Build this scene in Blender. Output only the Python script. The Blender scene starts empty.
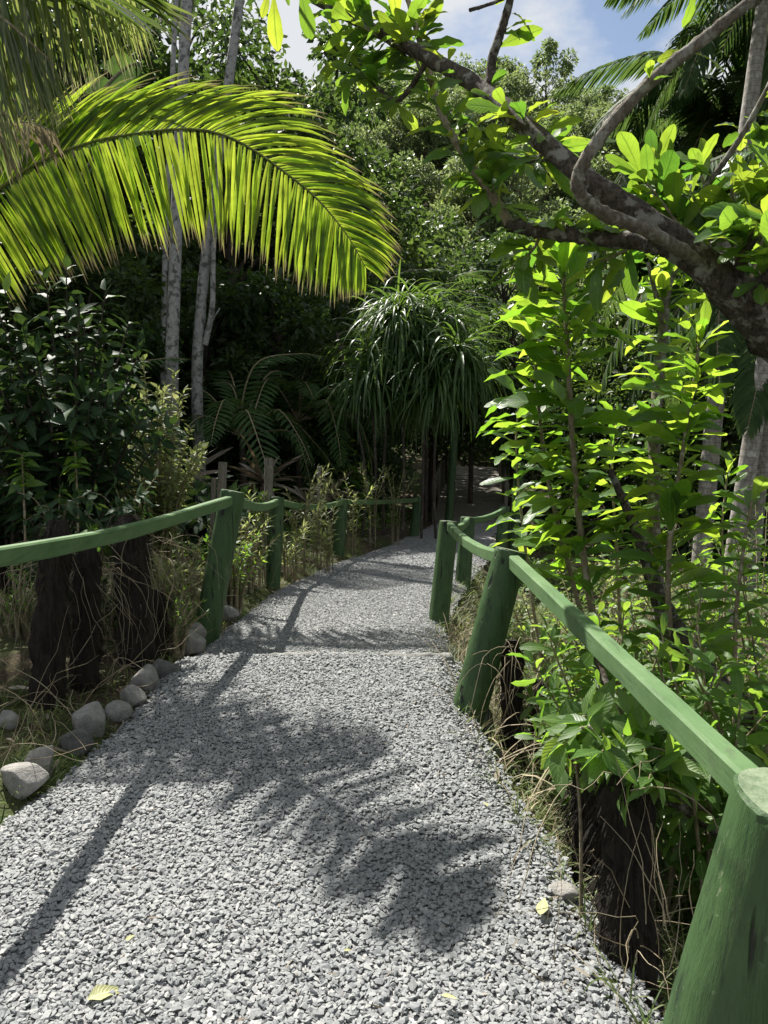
import bpy, math
import numpy as np
from math import radians, sin, cos, pi

SC = bpy.context.scene
COL = SC.collection
rng = np.random.default_rng(11)
U = lambda a, b, n=None: rng.uniform(a, b, n)
NRM = lambda s, n=None: rng.normal(0, s, n)

# ------------------------------------------------------------------ camera model
F = 773.0
CAMZ = 1.5
PITCH = radians(10)
FW = np.array([0, cos(PITCH), -sin(PITCH)])
UPV = np.array([0, sin(PITCH), cos(PITCH)])
RT = np.array([1.0, 0, 0])
EYE = np.array([0, 0, CAMZ])
SUN = np.array([-0.374, 0.63, 0.88]); SUN /= np.linalg.norm(SUN)


def W(px, py, z):
    """a point of the place from the bearing it is seen under and its depth"""
    return EYE + z * FW + (px - 384) / F * z * RT - (py - 512) / F * z * UPV


def pathz(y):
    y = np.asarray(y, float)
    near = 1.38 + .04 * y
    far = 1.655 + .123 * (np.minimum(y, 17.0) - 4.2)
    t = np.clip((y - 4.13) / .10, 0, 1)
    return CAMZ - (near * (1 - t) + far * t)


def on_path(px, py):
    d = FW + (px - 384) / F * RT - (py - 512) / F * UPV
    for z in np.arange(.8, 60, .01):
        p = EYE + d * z
        if p[2] < pathz(p[1]):
            return p
    return p


_L = [(-330, 1500), (-90, 905), (0, 822), (70, 772), (125, 720), (190, 655), (235, 620), (272, 592), (325, 566), (385, 546), (442, 512)]
_R = [(790, 1500), (655, 1030), (600, 940), (555, 862), (500, 778), (462, 708), (447, 655), (436, 622), (462, 580), (488, 552), (502, 512)]
LP = np.array([on_path(*p) for p in _L]); RP = np.array([on_path(*p) for p in _R])
XL = lambda y: np.interp(y, LP[:, 1], LP[:, 0])
XR = lambda y: np.interp(y, RP[:, 1], RP[:, 0])


def wob(x, y, s=1.0):
    return (np.sin(x * 2.1 * s + 1.3) * np.cos(y * 1.7 * s + .4) + .5 * np.sin(x * 5.3 * s + y * 3.1 * s) + .25 * np.sin(x * 11.7 * s - y * 9.1 * s + 2)
            + .12 * np.sin(x * 23.1 * s + y * 19.7 * s))


def hillz(x, y):
    r = y + .12 * np.abs(x - 15)
    t = np.clip((r - 42) / 75, 0, 1)
    h = 33 * t * t * (3 - 2 * t)
    return h * (1 + .10 * np.sin(x * .05 + 1) + .05 * np.sin(x * .13))


def gz(x, y):
    x = np.asarray(x, float); y = np.asarray(y, float)
    b = pathz(y)
    a = np.maximum(x - XR(y), 0); l = np.maximum(XL(y) - x, 0)
    h = b - (.5 * (1 - np.exp(-a / .28)) + .09 * np.minimum(a, 7)) + .07 * (1 - np.exp(-l / .25)) + .03 * np.minimum(l, 6)
    off = np.clip(np.maximum(a, l) / .25, 0, 1)
    h = h + off * .035 * wob(x, y)
    h = h - .04 * (1 - off)
    gully = np.exp(-((y - 21.5) / 3.0) ** 2)
    return h - .5 * gully + hillz(x, y)


def B(px, z):
    """a point on the ground under a bearing, at a depth"""
    x = (px - 384) / F * z; y = z
    for _ in range(8):
        g = float(gz(x, y))
        yc = (CAMZ - g - z * sin(PITCH)) / cos(PITCH)
        y = z * cos(PITCH) - yc * sin(PITCH)
    return np.array([x, y, float(gz(x, y))])


# ------------------------------------------------------------------ mesh building
def nrm(v):
    v = np.asarray(v, float)
    return v / np.maximum(np.linalg.norm(v, axis=-1, keepdims=True), 1e-9)


class MB:
    def __init__(s):
        s.v = []; s.f = []; s.m = []; s.t = []; s.uv = []; s.sm = []; s.n = 0

    def add(s, v, f, mat=0, tint=None, uv=None, smooth=True):
        v = np.asarray(v, float).reshape(-1, 3)
        k = len(v)
        f = np.asarray(f, np.int64)
        s.v.append(v)
        s.f.append(f + s.n)
        s.m.append(np.full(len(f), mat, np.int32)); s.sm.append(np.full(len(f), smooth, bool))
        s.t.append(np.broadcast_to(np.asarray(.5 if tint is None else tint, float), (k,)))
        s.uv.append(np.zeros((k, 3)) if uv is None else np.asarray(uv, float).reshape(-1, 3))
        s.n += k

    def build(s, name, mats, parent=None, loc=None):
        mats = mats if isinstance(mats, (list, tuple)) else [mats]
        v = np.concatenate(s.v)
        o0 = np.zeros(3)
        if parent is not None:
            o0 = np.array(parent.get('_o', (0, 0, 0)))
        elif loc is not None:
            o0 = np.array(loc)
        v = v - o0
        me = bpy.data.meshes.new(name)
        tot = np.concatenate([np.full(len(f), f.shape[1], np.int64) for f in s.f])
        idx = np.concatenate([f.ravel() for f in s.f])
        start = np.concatenate([[0], np.cumsum(tot)[:-1]])
        me.vertices.add(len(v)); me.vertices.foreach_set('co', v.ravel().astype(np.float32))
        me.loops.add(len(idx)); me.loops.foreach_set('vertex_index', idx.astype(np.int32))
        me.polygons.add(len(tot)); me.polygons.foreach_set('loop_start', start.astype(np.int32))
        me.polygons.foreach_set('material_index', np.concatenate(s.m))
        me.update(calc_edges=True)
        me.polygons.foreach_set('use_smooth', np.concatenate(s.sm))
        a = me.attributes.new('tint', 'FLOAT', 'POINT'); a.data.foreach_set('value', np.concatenate(s.t).astype(np.float32))
        a = me.attributes.new('luv', 'FLOAT_VECTOR', 'POINT'); a.data.foreach_set('vector', np.concatenate(s.uv).ravel().astype(np.float32))
        for m in mats:
            me.materials.append(m)
        o = bpy.data.objects.new(name, me); COL.objects.link(o)
        if parent is not None:
            o.parent = parent; o['_o'] = [float(c) for c in o0]
        else:
            o.location = o0
        return o


def tag(o, label=None, cat=None, group=None, kind=None):
    if label: o['label'] = label
    if cat: o['category'] = cat
    if group: o['group'] = group
    if kind: o['kind'] = kind
    return o


def thing(name, loc, label, cat, group=None):
    o = bpy.data.objects.new(name, None); COL.objects.link(o)
    o.location = loc; o['_o'] = [float(c) for c in loc]
    o.empty_display_size = .1
    return tag(o, label, cat, group)


def dup(root, loc, rotz, scale, label=None, group=None, tilt=0.0):
    r = root.copy(); COL.objects.link(r)
    r.location = loc; r.rotation_euler = (tilt, tilt * .6, rotz); r.scale = (scale,) * 3 if np.isscalar(scale) else scale
    if label: r['label'] = label
    if group: r['group'] = group
    for ch in list(root.children):
        c = ch.copy(); COL.objects.link(c); c.parent = r
    return r


def catmull(pts, n):
    p = np.asarray(pts, float)
    p = np.vstack([2 * p[0] - p[1], p, 2 * p[-1] - p[-2]])
    m = len(p) - 3
    out = []
    for t in np.linspace(0, m, n):
        i = min(int(t), m - 1); u = t - i
        a, b, c, d = p[i:i + 4]
        out.append(.5 * (2 * b + (c - a) * u + (2 * a - 5 * b + 4 * c - d) * u * u + (3 * b - a - 3 * c + d) * u ** 3))
    return np.array(out)


def frames(pts, ref=(0, 0, 1)):
    T = nrm(np.gradient(pts, axis=0))
    X = np.zeros_like(T)
    r = np.asarray(ref, float)
    if abs(T[0] @ r) > .92:
        r = np.array([1.0, .13, 0])
    x = nrm(np.cross(T[0], r))
    for i in range(len(T)):
        x = nrm(x - T[i] * (x @ T[i])); X[i] = x
    return T, X, np.cross(X, T)


def tube(mb, pts, rad, seg=8, mat=0, tint=None, rough=0.0, cap=True, knob=0.0):
    pts = np.asarray(pts, float); n = len(pts)
    rad = np.broadcast_to(np.asarray(rad, float), (n,))
    T, X, Y = frames(pts)
    th = np.linspace(0, 2 * pi, seg, endpoint=False)
    R = rad[:, None] * (1 + rough * rng.normal(0, 1, (n, seg)))
    if knob:
        R = R * (1 + knob * (rng.random((n, seg)) < .10) * rng.uniform(.5, 1.3, (n, seg)))
    v = pts[:, None, :] + R[..., None] * (np.cos(th)[None, :, None] * X[:, None, :] + np.sin(th)[None, :, None] * Y[:, None, :])
    i = np.arange(n - 1)[:, None] * seg; j = np.arange(seg)[None, :]; j2 = (j + 1) % seg
    f = np.stack([i + j, i + j2, i + seg + j2, i + seg + j], -1).reshape(-1, 4)
    L = np.concatenate([[0], np.cumsum(np.linalg.norm(np.diff(pts, axis=0), axis=1))])
    uv = np.zeros((n, seg, 3)); uv[..., 0] = th / (2 * pi); uv[..., 1] = L[:, None]
    mb.add(v, f, mat, tint, uv)
    if cap:
        for k, fl in ((0, True), (n - 1, False)):
            ring = v[k]; c = ring.mean(0)
            vv = np.vstack([ring, c]); jj = np.arange(seg)
            a = np.stack([jj, (jj + 1) % seg, np.full(seg, seg)], -1)
            mb.add(vv, a[:, ::-1] if fl else a, mat, tint, None, smooth=False)


# leaf blade templates: rows along the blade, three verts across
def blade(ys, ws, bend=.18, fold=.18, wave=.03):
    v = []; uv = []
    for k, (y, w) in enumerate(zip(ys, ws)):
        z = -bend * y * y
        for u in (-1, 0, 1):
            v.append((u * w, y, z + fold * abs(u) * w + (wave * (1 if (k % 2) else -1) * u * (1 if w > .03 else 0))))
            uv.append((u, y, 0))
    f = []
    for k in range(len(ys) - 1):
        for c in (0, 1):
            f.append((3 * k + c, 3 * k + c + 1, 3 * k + c + 4, 3 * k + c + 3))
    return np.array(v), np.array(f), np.array(uv)


OBOV = blade([0, .12, .28, .45, .6, .74, .86, .95, 1], [.012, .04, .09, .145, .175, .18, .145, .085, .01], .36, .28, .020)
OVAT = blade([0, .1, .3, .55, .8, 1], [.015, .13, .24, .22, .10, .008], .22, .25, .02)
LANC = blade([0, .12, .35, .65, 1], [.012, .06, .10, .075, .004], .25, .2, .012)
SIMP = (np.array([(0, 0, 0), (-.26, .5, .07), (.26, .5, .07), (0, 1, -.12)]), np.array([(0, 2, 3), (0, 3, 1)]),
        np.array([(0, 0, 0), (-1, .5, 0), (1, .5, 0), (0, 1, 0)]))
SLIM = (SIMP[0] * np.array([.5, 1, 1]), SIMP[1], SIMP[2])


def leaves(mb, pos, dirs, length, tmpl, mat=0, tint=None, up=None, jit=.25, wscale=1.0):
    pos = np.asarray(pos, float); n = len(pos)
    if n == 0: return
    Y = nrm(dirs)
    r = np.broadcast_to(np.array([0, 0, 1.0]) if up is None else np.asarray(up, float), (n, 3)) + rng.normal(0, jit, (n, 3))
    X = nrm(np.cross(Y, r)); Z = np.cross(X, Y)
    L = np.broadcast_to(np.asarray(length, float), (n,))
    tv, tf, tuv = tmpl
    wsc = np.broadcast_to(np.asarray(wscale, float), (n,)) * L
    curl = rng.uniform(.2, 1.7, n)
    v = pos[:, None] + (tv[None, :, 0, None] * wsc[:, None, None]) * X[:, None] + (tv[None, :, 1, None] * L[:, None, None]) * Y[:, None] + (tv[None, :, 2, None] * (L * curl)[:, None, None]) * Z[:, None]
    k = len(tv)
    f = (tf[None] + (np.arange(n) * k)[:, None, None]).reshape(-1, tf.shape[1])
    t = np.repeat(rng.beta(1.1, 1.9, n) if tint is None else np.broadcast_to(np.asarray(tint, float), (n,)), k)
    mb.add(v, f, mat, t, np.tile(tuv, (n, 1)))


def ribbons(mb, P, D, L, Wd, droop, nseg=5, fold=.25, mat=0, tint=None, N=None, prof=None, twist=0.0):
    P = np.asarray(P, float); n = len(P); D = nrm(D)
    L = np.broadcast_to(np.asarray(L, float), (n,)); Wd = np.broadcast_to(np.asarray(Wd, float), (n,)); droop = np.broadcast_to(np.asarray(droop, float), (n,))
    N = np.broadcast_to(np.array([0, 0, 1.0]) if N is None else np.asarray(N, float), (n, 3)) + rng.normal(0, .12 + twist, (n, 3))
    S0 = nrm(np.cross(D, N))
    pts = [P]; ds = [D]; d = D
    for k in range(nseg):
        d = nrm(d + (droop / nseg)[:, None] * np.array([0, 0, -1.0]) * (.5 + k / nseg))
        pts.append(pts[-1] + d * (L / nseg)[:, None]); ds.append(d)
    vs = np.linspace(0, 1, nseg + 1)
    w = np.interp(vs, [0, .15, .5, .8, 1], [.45, .9, 1, .65, .04]) if prof is None else prof(vs)
    V = []; UVs = []
    for k in range(nseg + 1):
        S = nrm(S0 - ds[k] * np.sum(S0 * ds[k], 1, keepdims=True)); Q = np.cross(S, ds[k])
        hw = (Wd * w[k] * .5)[:, None]
        V.append(np.stack([pts[k] - S * hw + Q * hw * fold, pts[k], pts[k] + S * hw + Q * hw * fold], 1))
        u = np.zeros((n, 3, 3)); u[:, :, 0] = (-1, 0, 1); u[:, :, 1] = vs[k]; UVs.append(u)
    V = np.stack(V, 1); UVs = np.stack(UVs, 1)
    base = (np.arange(n) * (nseg + 1) * 3)[:, None, None]
    q = np.array([(3 * k + c, 3 * k + c + 1, 3 * k + c + 4, 3 * k + c + 3) for k in range(nseg) for c in (0, 1)])
    t = np.repeat(rng.random(n) if tint is None else np.broadcast_to(np.asarray(tint, float), (n,)), (nseg + 1) * 3)
    mb.add(V.reshape(-1, 3), (q[None] + base).reshape(-1, 4), mat, t, UVs.reshape(-1, 3))


# ------------------------------------------------------------------ materials
class NT:
    def __init__(s, name):
        s.m = bpy.data.materials.new(name); s.m.use_nodes = True
        s.t = s.m.node_tree; s.t.nodes.clear()
        s.out = s.t.nodes.new('ShaderNodeOutputMaterial')

    def n(s, typ, **kw):
        nd = s.t.nodes.new(typ)
        for k, v in kw.items():
            if k.startswith('i_'):
                key = k[2:]
                nd.inputs[int(key) if key.isdigit() else key].default_value = v
            else:
                setattr(nd, k, v)
        return nd

    def l(s, a, b): s.t.links.new(a, b)

    def mix(s, fac, a, b, mode='MIX'):
        m = s.n('ShaderNodeMix', data_type='RGBA', blend_type=mode)
        for val, sock in ((fac, m.inputs[0]), (a, m.inputs[6]), (b, m.inputs[7])):
            if hasattr(val, 'links'): s.l(val, sock)
            elif isinstance(val, tuple): sock.default_value = (*val, 1) if len(val) == 3 else val
            else: sock.default_value = val
        return m.outputs[2]

    def ramp(s, fac, stops):
        r = s.n('ShaderNodeValToRGB')
        e = r.color_ramp.elements
        while len(e) < len(stops): e.new(.5)
        for k, (p, c) in enumerate(stops):
            e[k].position = p; e[k].color = (*c, 1) if isinstance(c, tuple) else (c, c, c, 1)
        s.l(fac, r.inputs[0]); return r.outputs[0]

    def noise(s, vec, scale, detail=4, rough=.6):
        nz = s.n('ShaderNodeTexNoise'); nz.inputs['Scale'].default_value = scale; nz.inputs['Detail'].default_value = detail; nz.inputs['Roughness'].default_value = rough
        if vec is not None: s.l(vec, nz.inputs['Vector'])
        return nz.outputs['Fac']

    def coord(s, scale=(1, 1, 1), which='Object'):
        tc = s.n('ShaderNodeTexCoord'); mp = s.n('ShaderNodeMapping'); mp.inputs['Scale'].default_value = scale
        s.l(tc.outputs[which], mp.inputs[0]); return mp.outputs[0]

    def attr(s, name):
        a = s.n('ShaderNodeAttribute', attribute_name=name); return a

    def math(s, op, a, b=None):
        m = s.n('ShaderNodeMath', operation=op)
        for v, k in ((a, 0), (b, 1)):
            if v is None: continue
            if hasattr(v, 'links'): s.l(v, m.inputs[k])
            else: m.inputs[k].default_value = v
        return m.outputs[0]

    def bump(s, h, strength=.5, dist=.02):
        b = s.n('ShaderNodeBump'); b.inputs['Strength'].default_value = strength; b.inputs['Distance'].default_value = dist
        s.l(h, b.inputs['Height']); return b.outputs[0]

    def princ(s, col, rough=.6, spec=.4, normal=None):
        p = s.n('ShaderNodeBsdfPrincipled')
        if hasattr(col, 'links'): s.l(col, p.inputs['Base Color'])
        else: p.inputs['Base Color'].default_value = (*col, 1)
        if hasattr(rough, 'links'): s.l(rough, p.inputs['Roughness'])
        else: p.inputs['Roughness'].default_value = rough
        p.inputs['Specular IOR Level'].default_value = spec
        if normal is not None: s.l(normal, p.inputs['Normal'])
        return p.outputs[0]

    def done(s, sh):
        s.l(sh, s.out.inputs[0]); return s.m


def leaf_mat(name, c1, c2, t1, t2, fac=.45, rough=.42, spec=.45, vein=0.0, dry=None):
    n = NT(name)
    tint = n.attr('tint').outputs['Fac']
    col = n.mix(tint, c1, c2); tr = n.mix(tint, t1, t2)
    nz = n.noise(n.coord(), 9.0, 3)
    k = n.ramp(nz, [(.3, .72), (.7, 1.2)])
    col = n.mix(1.0, col, k, 'MULTIPLY'); tr = n.mix(1.0, tr, k, 'MULTIPLY')
    normal = None
    if vein or dry:
        sep = n.n('ShaderNodeSeparateXYZ'); n.l(n.attr('luv').outputs['Vector'], sep.inputs[0])
        au = n.math('ABSOLUTE', sep.outputs[0])
    if vein:
        mid = n.ramp(au, [(.03, 1.0), (.13, 0.0)])
        side = n.math('SINE', n.math('SUBTRACT', n.math('MULTIPLY', sep.outputs[1], 62.0), n.math('MULTIPLY', au, 14.0)))
        sv = n.ramp(n.math('ADD', n.math('MULTIPLY', side, .5), .5), [(.86, 0.0), (.99, .55)])
        vn = n.math('MAXIMUM', mid, sv)
        col = n.mix(n.math('MULTIPLY', vn, vein), col, tuple(min(1, c * 2.2 + .03) for c in c2))
        tr = n.mix(n.math('MULTIPLY', mid, vein), tr, tuple(c * .55 for c in t1))
        normal = n.bump(n.math('MAXIMUM', mid, n.math('MULTIPLY', side, .4)), .35, .004)
    if dry:
        e = n.ramp(n.math('ADD', sep.outputs[1], n.math('MULTIPLY', nz, .12)), [(.86, 0.0), (1.0, 1.0)])
        col = n.mix(e, col, dry); tr = n.mix(e, tr, tuple(c * .6 for c in dry))
    tl = n.n('ShaderNodeBsdfTranslucent'); n.l(tr, tl.inputs[0])
    if normal is not None: n.l(normal, tl.inputs['Normal'])
    mx = n.n('ShaderNodeMixShader'); mx.inputs[0].default_value = fac
    n.l(n.princ(col, rough, spec, normal), mx.inputs[1]); n.l(tl.outputs[0], mx.inputs[2])
    return n.done(mx.outputs[0])


def bark_mat(name, c1, c2, c3, scale=14, stretch=.3, bump=.6, patch=.55, rings=0.0):
    n = NT(name)
    v = n.coord((1, 1, stretch))
    a = n.noise(v, scale, 6, .7); b = n.noise(n.coord(), scale * .35, 3)
    col = n.mix(n.ramp(a, [(.38, 0.0), (.62, 1.0)]), c1, c2)
    col = n.mix(n.ramp(b, [(patch - .04, 0.0), (patch + .06, 1.0)]), col, c3)
    h = a
    if rings:
        sep = n.n('ShaderNodeSeparateXYZ'); n.l(n.attr('luv').outputs['Vector'], sep.inputs[0])
        s = n.math('SINE', n.math('MULTIPLY', sep.outputs[1], rings))
        col = n.mix(n.ramp(s, [(.90, 0.0), (1.0, .6)]), col, tuple(c * .5 for c in c1))
    return n.done(n.princ(col, .85, .2, n.bump(h, bump, .02)))


LEAF = dict(
    coco=leaf_mat('coconut_leaflet', (.045, .085, .016), (.075, .12, .02), (.30, .48, .026), (.60, .73, .060), .58, .42, .35, dry=(.38, .30, .16)),
    coco_dark=leaf_mat('dark_coconut_leaflet', (.035, .07, .02), (.06, .10, .03), (.14, .24, .03), (.26, .34, .06), .35, .33, .6, dry=(.35, .30, .2)),  # darker, less translucent version of the coconut leaflet above
    comb=leaf_mat('combed_coconut_leaflet', (.045, .075, .025), (.13, .15, .06), (.14, .24, .03), (.50, .54, .14), .45, .32, .6, dry=(.42, .38, .24)),
    dead=leaf_mat('dead_leaf', (.18, .15, .11), (.34, .31, .26), (.2, .15, .08), (.3, .24, .14), .25, .7, .2),
    sap=leaf_mat('sapling_leaf', (.035, .085, .02), (.07, .145, .03), (.20, .42, .024), (.54, .68, .06), .54, .36, .5, vein=.6),
    bough=leaf_mat('bough_leaf', (.045, .10, .025), (.08, .15, .03), (.13, .31, .025), (.55, .64, .05), .50, .34, .55, vein=.6),
    shrub=leaf_mat('dark_shrub_leaf', (.018, .045, .018), (.04, .075, .03), (.03, .07, .012), (.10, .16, .03), .25, .55, .16, vein=.4),
    under=leaf_mat('undergrowth_leaf', (.05, .11, .025), (.10, .17, .045), (.20, .42, .035), (.44, .60, .07), .5, .42, .4, vein=.5),
    yell=leaf_mat('yellow_green_leaf', (.12, .155, .06), (.21, .24, .11), (.36, .44, .11), (.55, .58, .22), .45, .45, .4),
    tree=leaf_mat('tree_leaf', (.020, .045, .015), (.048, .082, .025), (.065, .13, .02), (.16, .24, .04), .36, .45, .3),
    hill=leaf_mat('hazed_hill_leaf', (.08, .125, .055), (.15, .19, .085), (.22, .32, .09), (.36, .43, .15), .38, .5, .35),  # greens paled in the leaf colour itself to imitate distance haze
    strap=leaf_mat('strap_leaf', (.038, .080, .024), (.066, .12, .035), (.11, .21, .03), (.22, .35, .05), .38, .42, .4),
    palm=leaf_mat('palm_leaflet', (.028, .06, .02), (.05, .095, .03), (.07, .14, .025), (.16, .25, .05), .33, .6, .15),
    ban=leaf_mat('banana_leaf', (.03, .07, .02), (.05, .09, .025), (.08, .17, .02), (.16, .26, .03), .4, .4, .4, vein=.5),
    brom=leaf_mat('bromeliad_leaf', (.07, .06, .04), (.14, .11, .075), (.1, .08, .04), (.2, .15, .08), .25, .4, .4),
    grass=leaf_mat('grass_blade', (.06, .11, .025), (.15, .18, .06), (.22, .32, .05), (.4, .42, .12), .4, .5, .3),
    straw=leaf_mat('dry_stem', (.20, .16, .10), (.42, .36, .25), (.2, .16, .1), (.3, .25, .15), .2, .7, .2),
    fallen=leaf_mat('fallen_yellow_leaf', (.33, .35, .15), (.42, .42, .22), (.3, .32, .1), (.4, .4, .15), .25, .5, .3, vein=.5),
)
BARK = dict(
    bough=bark_mat('bough_bark', (.035, .028, .022), (.115, .095, .075), (.25, .245, .21), 55, .6, 1.0, .57),
    twig=bark_mat('pale_twig_bark', (.20, .16, .11), (.32, .27, .19), (.38, .36, .30), 50, .5, .6, .62),
    grey=bark_mat('grey_limb_bark', (.10, .085, .065), (.21, .185, .145), (.30, .29, .25), 55, .6, 1.0, .56),
    mott=bark_mat('mottled_white_bark', (.21, .21, .20), (.33, .33, .32), (.09, .09, .085), 26, .8, .4, .55),
    palm=bark_mat('ringed_palm_bark', (.16, .145, .125), (.33, .31, .28), (.40, .39, .36), 22, .5, .5, .62, rings=70),
    dark=bark_mat('dark_bark', (.035, .028, .022), (.075, .062, .05), (.11, .10, .085), 20, .3, .8, .62),
    stem=bark_mat('sapling_bark', (.16, .13, .08), (.26, .22, .14), (.34, .31, .24), 60, .6, .6, .6),
    fern=bark_mat('tree_fern_fibre', (.011, .009, .007), (.032, .025, .019), (.05, .048, .026), 45, .12, 1.0, .66),
    rachis=bark_mat('green_frond_rib', (.10, .13, .03), (.20, .22, .06), (.22, .18, .08), 30, .2, .3, .62),
    stake=bark_mat('weathered_wood', (.12, .11, .09), (.22, .20, .17), (.10, .095, .08), 60, .08, .6, .6),
)


def paint_mat():
    n = NT('weathered_green_paint')
    v = n.coord((34, 34, 2.2)); g = n.noise(v, 1.0, 6, .7)
    b = n.noise(n.coord(), 4.5, 5, .65); sp = n.noise(n.coord(), 60, 3)
    col = n.mix(n.ramp(b, [(.30, 0.0), (.72, 1.0)]), (.024, .058, .017), (.046, .092, .029))
    col = n.mix(n.ramp(g, [(.34, .95), (.45, 0.0)]), col, (.010, .022, .009))
    col = n.mix(n.ramp(sp, [(.66, 0.0), (.76, .8)]), col, (.12, .17, .09))
    col = n.mix(n.ramp(n.noise(n.coord((1, 1, .45)), 9, 6, .8), [(.55, 0.0), (.66, .75)]), col, (.028, .042, .020))
    col = n.mix(n.ramp(n.noise(n.coord((1, 1, .25)), 26, 5, .8), [(.62, 0.0), (.68, .8)]), col, (.15, .17, .11))
    ck = n.ramp(n.noise(n.coord((26, 26, .9)), 1.0, 3, .5), [(.345, 1.0), (.375, 0.0)])
    col = n.mix(ck, col, (.006, .010, .005))
    g = n.math('SUBTRACT', g, n.math('MULTIPLY', ck, .8))
    h = n.math('ADD', n.math('MULTIPLY', g, 1.0), n.math('MULTIPLY', sp, .15))
    return n.done(n.princ(col, .55, .35, n.bump(h, .55, .012)))


def rail_mat():
    n = NT('sun_faded_green_paint')
    g = n.noise(n.coord((55, 5, 55)), 1.0, 6, .7); b = n.noise(n.coord(), 5, 5, .65); sp = n.noise(n.coord(), 70, 3)
    col = n.mix(n.ramp(b, [(.3, 0.0), (.7, 1.0)]), (.058, .122, .040), (.102, .172, .072))
    col = n.mix(n.ramp(g, [(.33, .75), (.46, 0.0)]), col, (.045, .085, .035))
    col = n.mix(n.ramp(n.noise(n.coord((1, .4, 1)), 16, 6, .8), [(.57, 0.0), (.67, .65)]), col, (.060, .085, .042))
    col = n.mix(n.ramp(sp, [(.68, 0.0), (.78, .7)]), col, (.24, .29, .20))
    return n.done(n.princ(col, .6, .3, n.bump(n.math('ADD', g, n.math('MULTIPLY', sp, .2)), .35, .006)))


def top_mat():
    n = NT('sawn_post_end')
    b = n.noise(n.coord(), 30, 5, .7)
    col = n.mix(n.ramp(b, [(.35, 0.0), (.65, 1.0)]), (.10, .14, .08), (.22, .26, .17))
    return n.done(n.princ(col, .8, .2, n.bump(b, .5, .01)))


def gravel_mat(stones):
    n = NT('crushed_grey_stone' if stones else 'fine_gravel_bed')
    if stones:
        t = n.attr('tint').outputs['Fac']
        col = n.ramp(t, [(0, (.145, .152, .157)), (.35, (.205, .213, .216)), (.75, (.26, .267, .262)), (1, (.36, .36, .345))])
        nz = n.noise(n.coord(), 160, 4)
        col = n.mix(1.0, col, n.ramp(nz, [(.3, .75), (.7, 1.2)]), 'MULTIPLY')
        return n.done(n.princ(col, .8, .25))
    vo = n.n('ShaderNodeTexVoronoi'); vo.inputs['Scale'].default_value = 58
    n.l(n.coord(), vo.inputs['Vector'])
    hs = n.n('ShaderNodeSeparateColor'); n.l(vo.outputs['Color'], hs.inputs[0])
    col = n.ramp(hs.outputs[0], [(0, (.16, .162, .168)), (.5, (.30, .30, .295)), (1, (.46, .45, .435))])
    col = n.mix(n.ramp(vo.outputs['Distance'], [(.35, 0.0), (.75, .6)]), col, (.11, .11, .115))
    big = n.noise(n.coord(), 1.6, 4)
    col = n.mix(1.0, col, n.ramp(big, [(.3, .85), (.7, 1.12)]), 'MULTIPLY')
    h = n.math('SUBTRACT', 1.0, vo.outputs['Distance'])
    return n.done(n.princ(col, .85, .2, n.bump(h, .9, .012)))


def soil_mat():
    n = NT('leaf_litter_soil')
    a = n.noise(n.coord(), 7, 6, .7); b = n.noise(n.coord(), 1.3, 4); c = n.noise(n.coord(), 45, 4, .7)
    col = n.mix(n.ramp(a, [(.35, 0.0), (.65, 1.0)]), (.035, .026, .018), (.085, .066, .042))
    col = n.mix(n.ramp(c, [(.56, 0.0), (.66, .8)]), col, (.16, .125, .08))
    col = n.mix(n.ramp(b, [(.45, 0.0), (.62, .8)]), col, (.05, .085, .022))
    return n.done(n.princ(col, .95, .15, n.bump(n.math('ADD', a, c), .8, .03)))


def stone_mat(name, c1, c2, c3):
    n = NT(name)
    a = n.noise(n.coord(), 22, 7, .7); b = n.noise(n.coord(), 120, 4, .7); m = n.noise(n.coord(), 11, 5, .7)
    col = n.mix(n.ramp(a, [(.3, 0.0), (.7, 1.0)]), c1, c2)
    col = n.mix(n.ramp(b, [(.6, 0.0), (.72, .6)]), col, tuple(min(1, c * 1.5) for c in c2))
    col = n.mix(n.ramp(m, [(.58, 0.0), (.68, .7)]), col, c3)
    return n.done(n.princ(col, .82, .25, n.bump(n.math('ADD', a, n.math('MULTIPLY', b, .4)), .8, .02)))


MAT_SOIL = soil_mat(); MAT_PATH = gravel_mat(False); MAT_STONE = gravel_mat(True)
MAT_PAINT = paint_mat(); MAT_RAIL = rail_mat(); MAT_TOP = top_mat()
MAT_ROCK = stone_mat('river_rock', (.17, .165, .155), (.34, .325, .30), (.10, .125, .05))
MAT_ROCK2 = stone_mat('dark_edge_rock', (.07, .068, .065), (.15, .145, .14), (.08, .10, .05))
MAT_KERB = stone_mat('pale_step_edge', (.15, .148, .14), (.27, .265, .25), (.14, .14, .12))

# ------------------------------------------------------------------ ground, path, gravel
def axis(lo, hi, fine_lo, fine_hi, step, grow):
    a = list(np.arange(fine_lo, fine_hi, step))
    d = step; v = a[-1]
    while v < hi: d *= grow; v += d; a.append(v)
    d = step; v = a[0]; left = []
    while v > lo: d *= grow; v -= d; left.append(v)
    return np.array(left[::-1] + a)


gx = axis(-420, 420, -4.5, 4.5, .09, 1.12); gy = axis(-40, 600, .5, 11, .09, 1.10)
X, Y = np.meshgrid(gx, gy)
Z = gz(X, Y)
mb = MB(); nx, ny = len(gx), len(gy)
i = (np.arange(ny - 1)[:, None] * nx + np.arange(nx - 1)[None]).ravel()
mb.add(np.stack([X, Y, Z], -1).reshape(-1, 3), np.stack([i, i + 1, i + nx + 1, i + nx], -1))
tag(mb.build('ground', MAT_SOIL), kind='structure')

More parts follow.
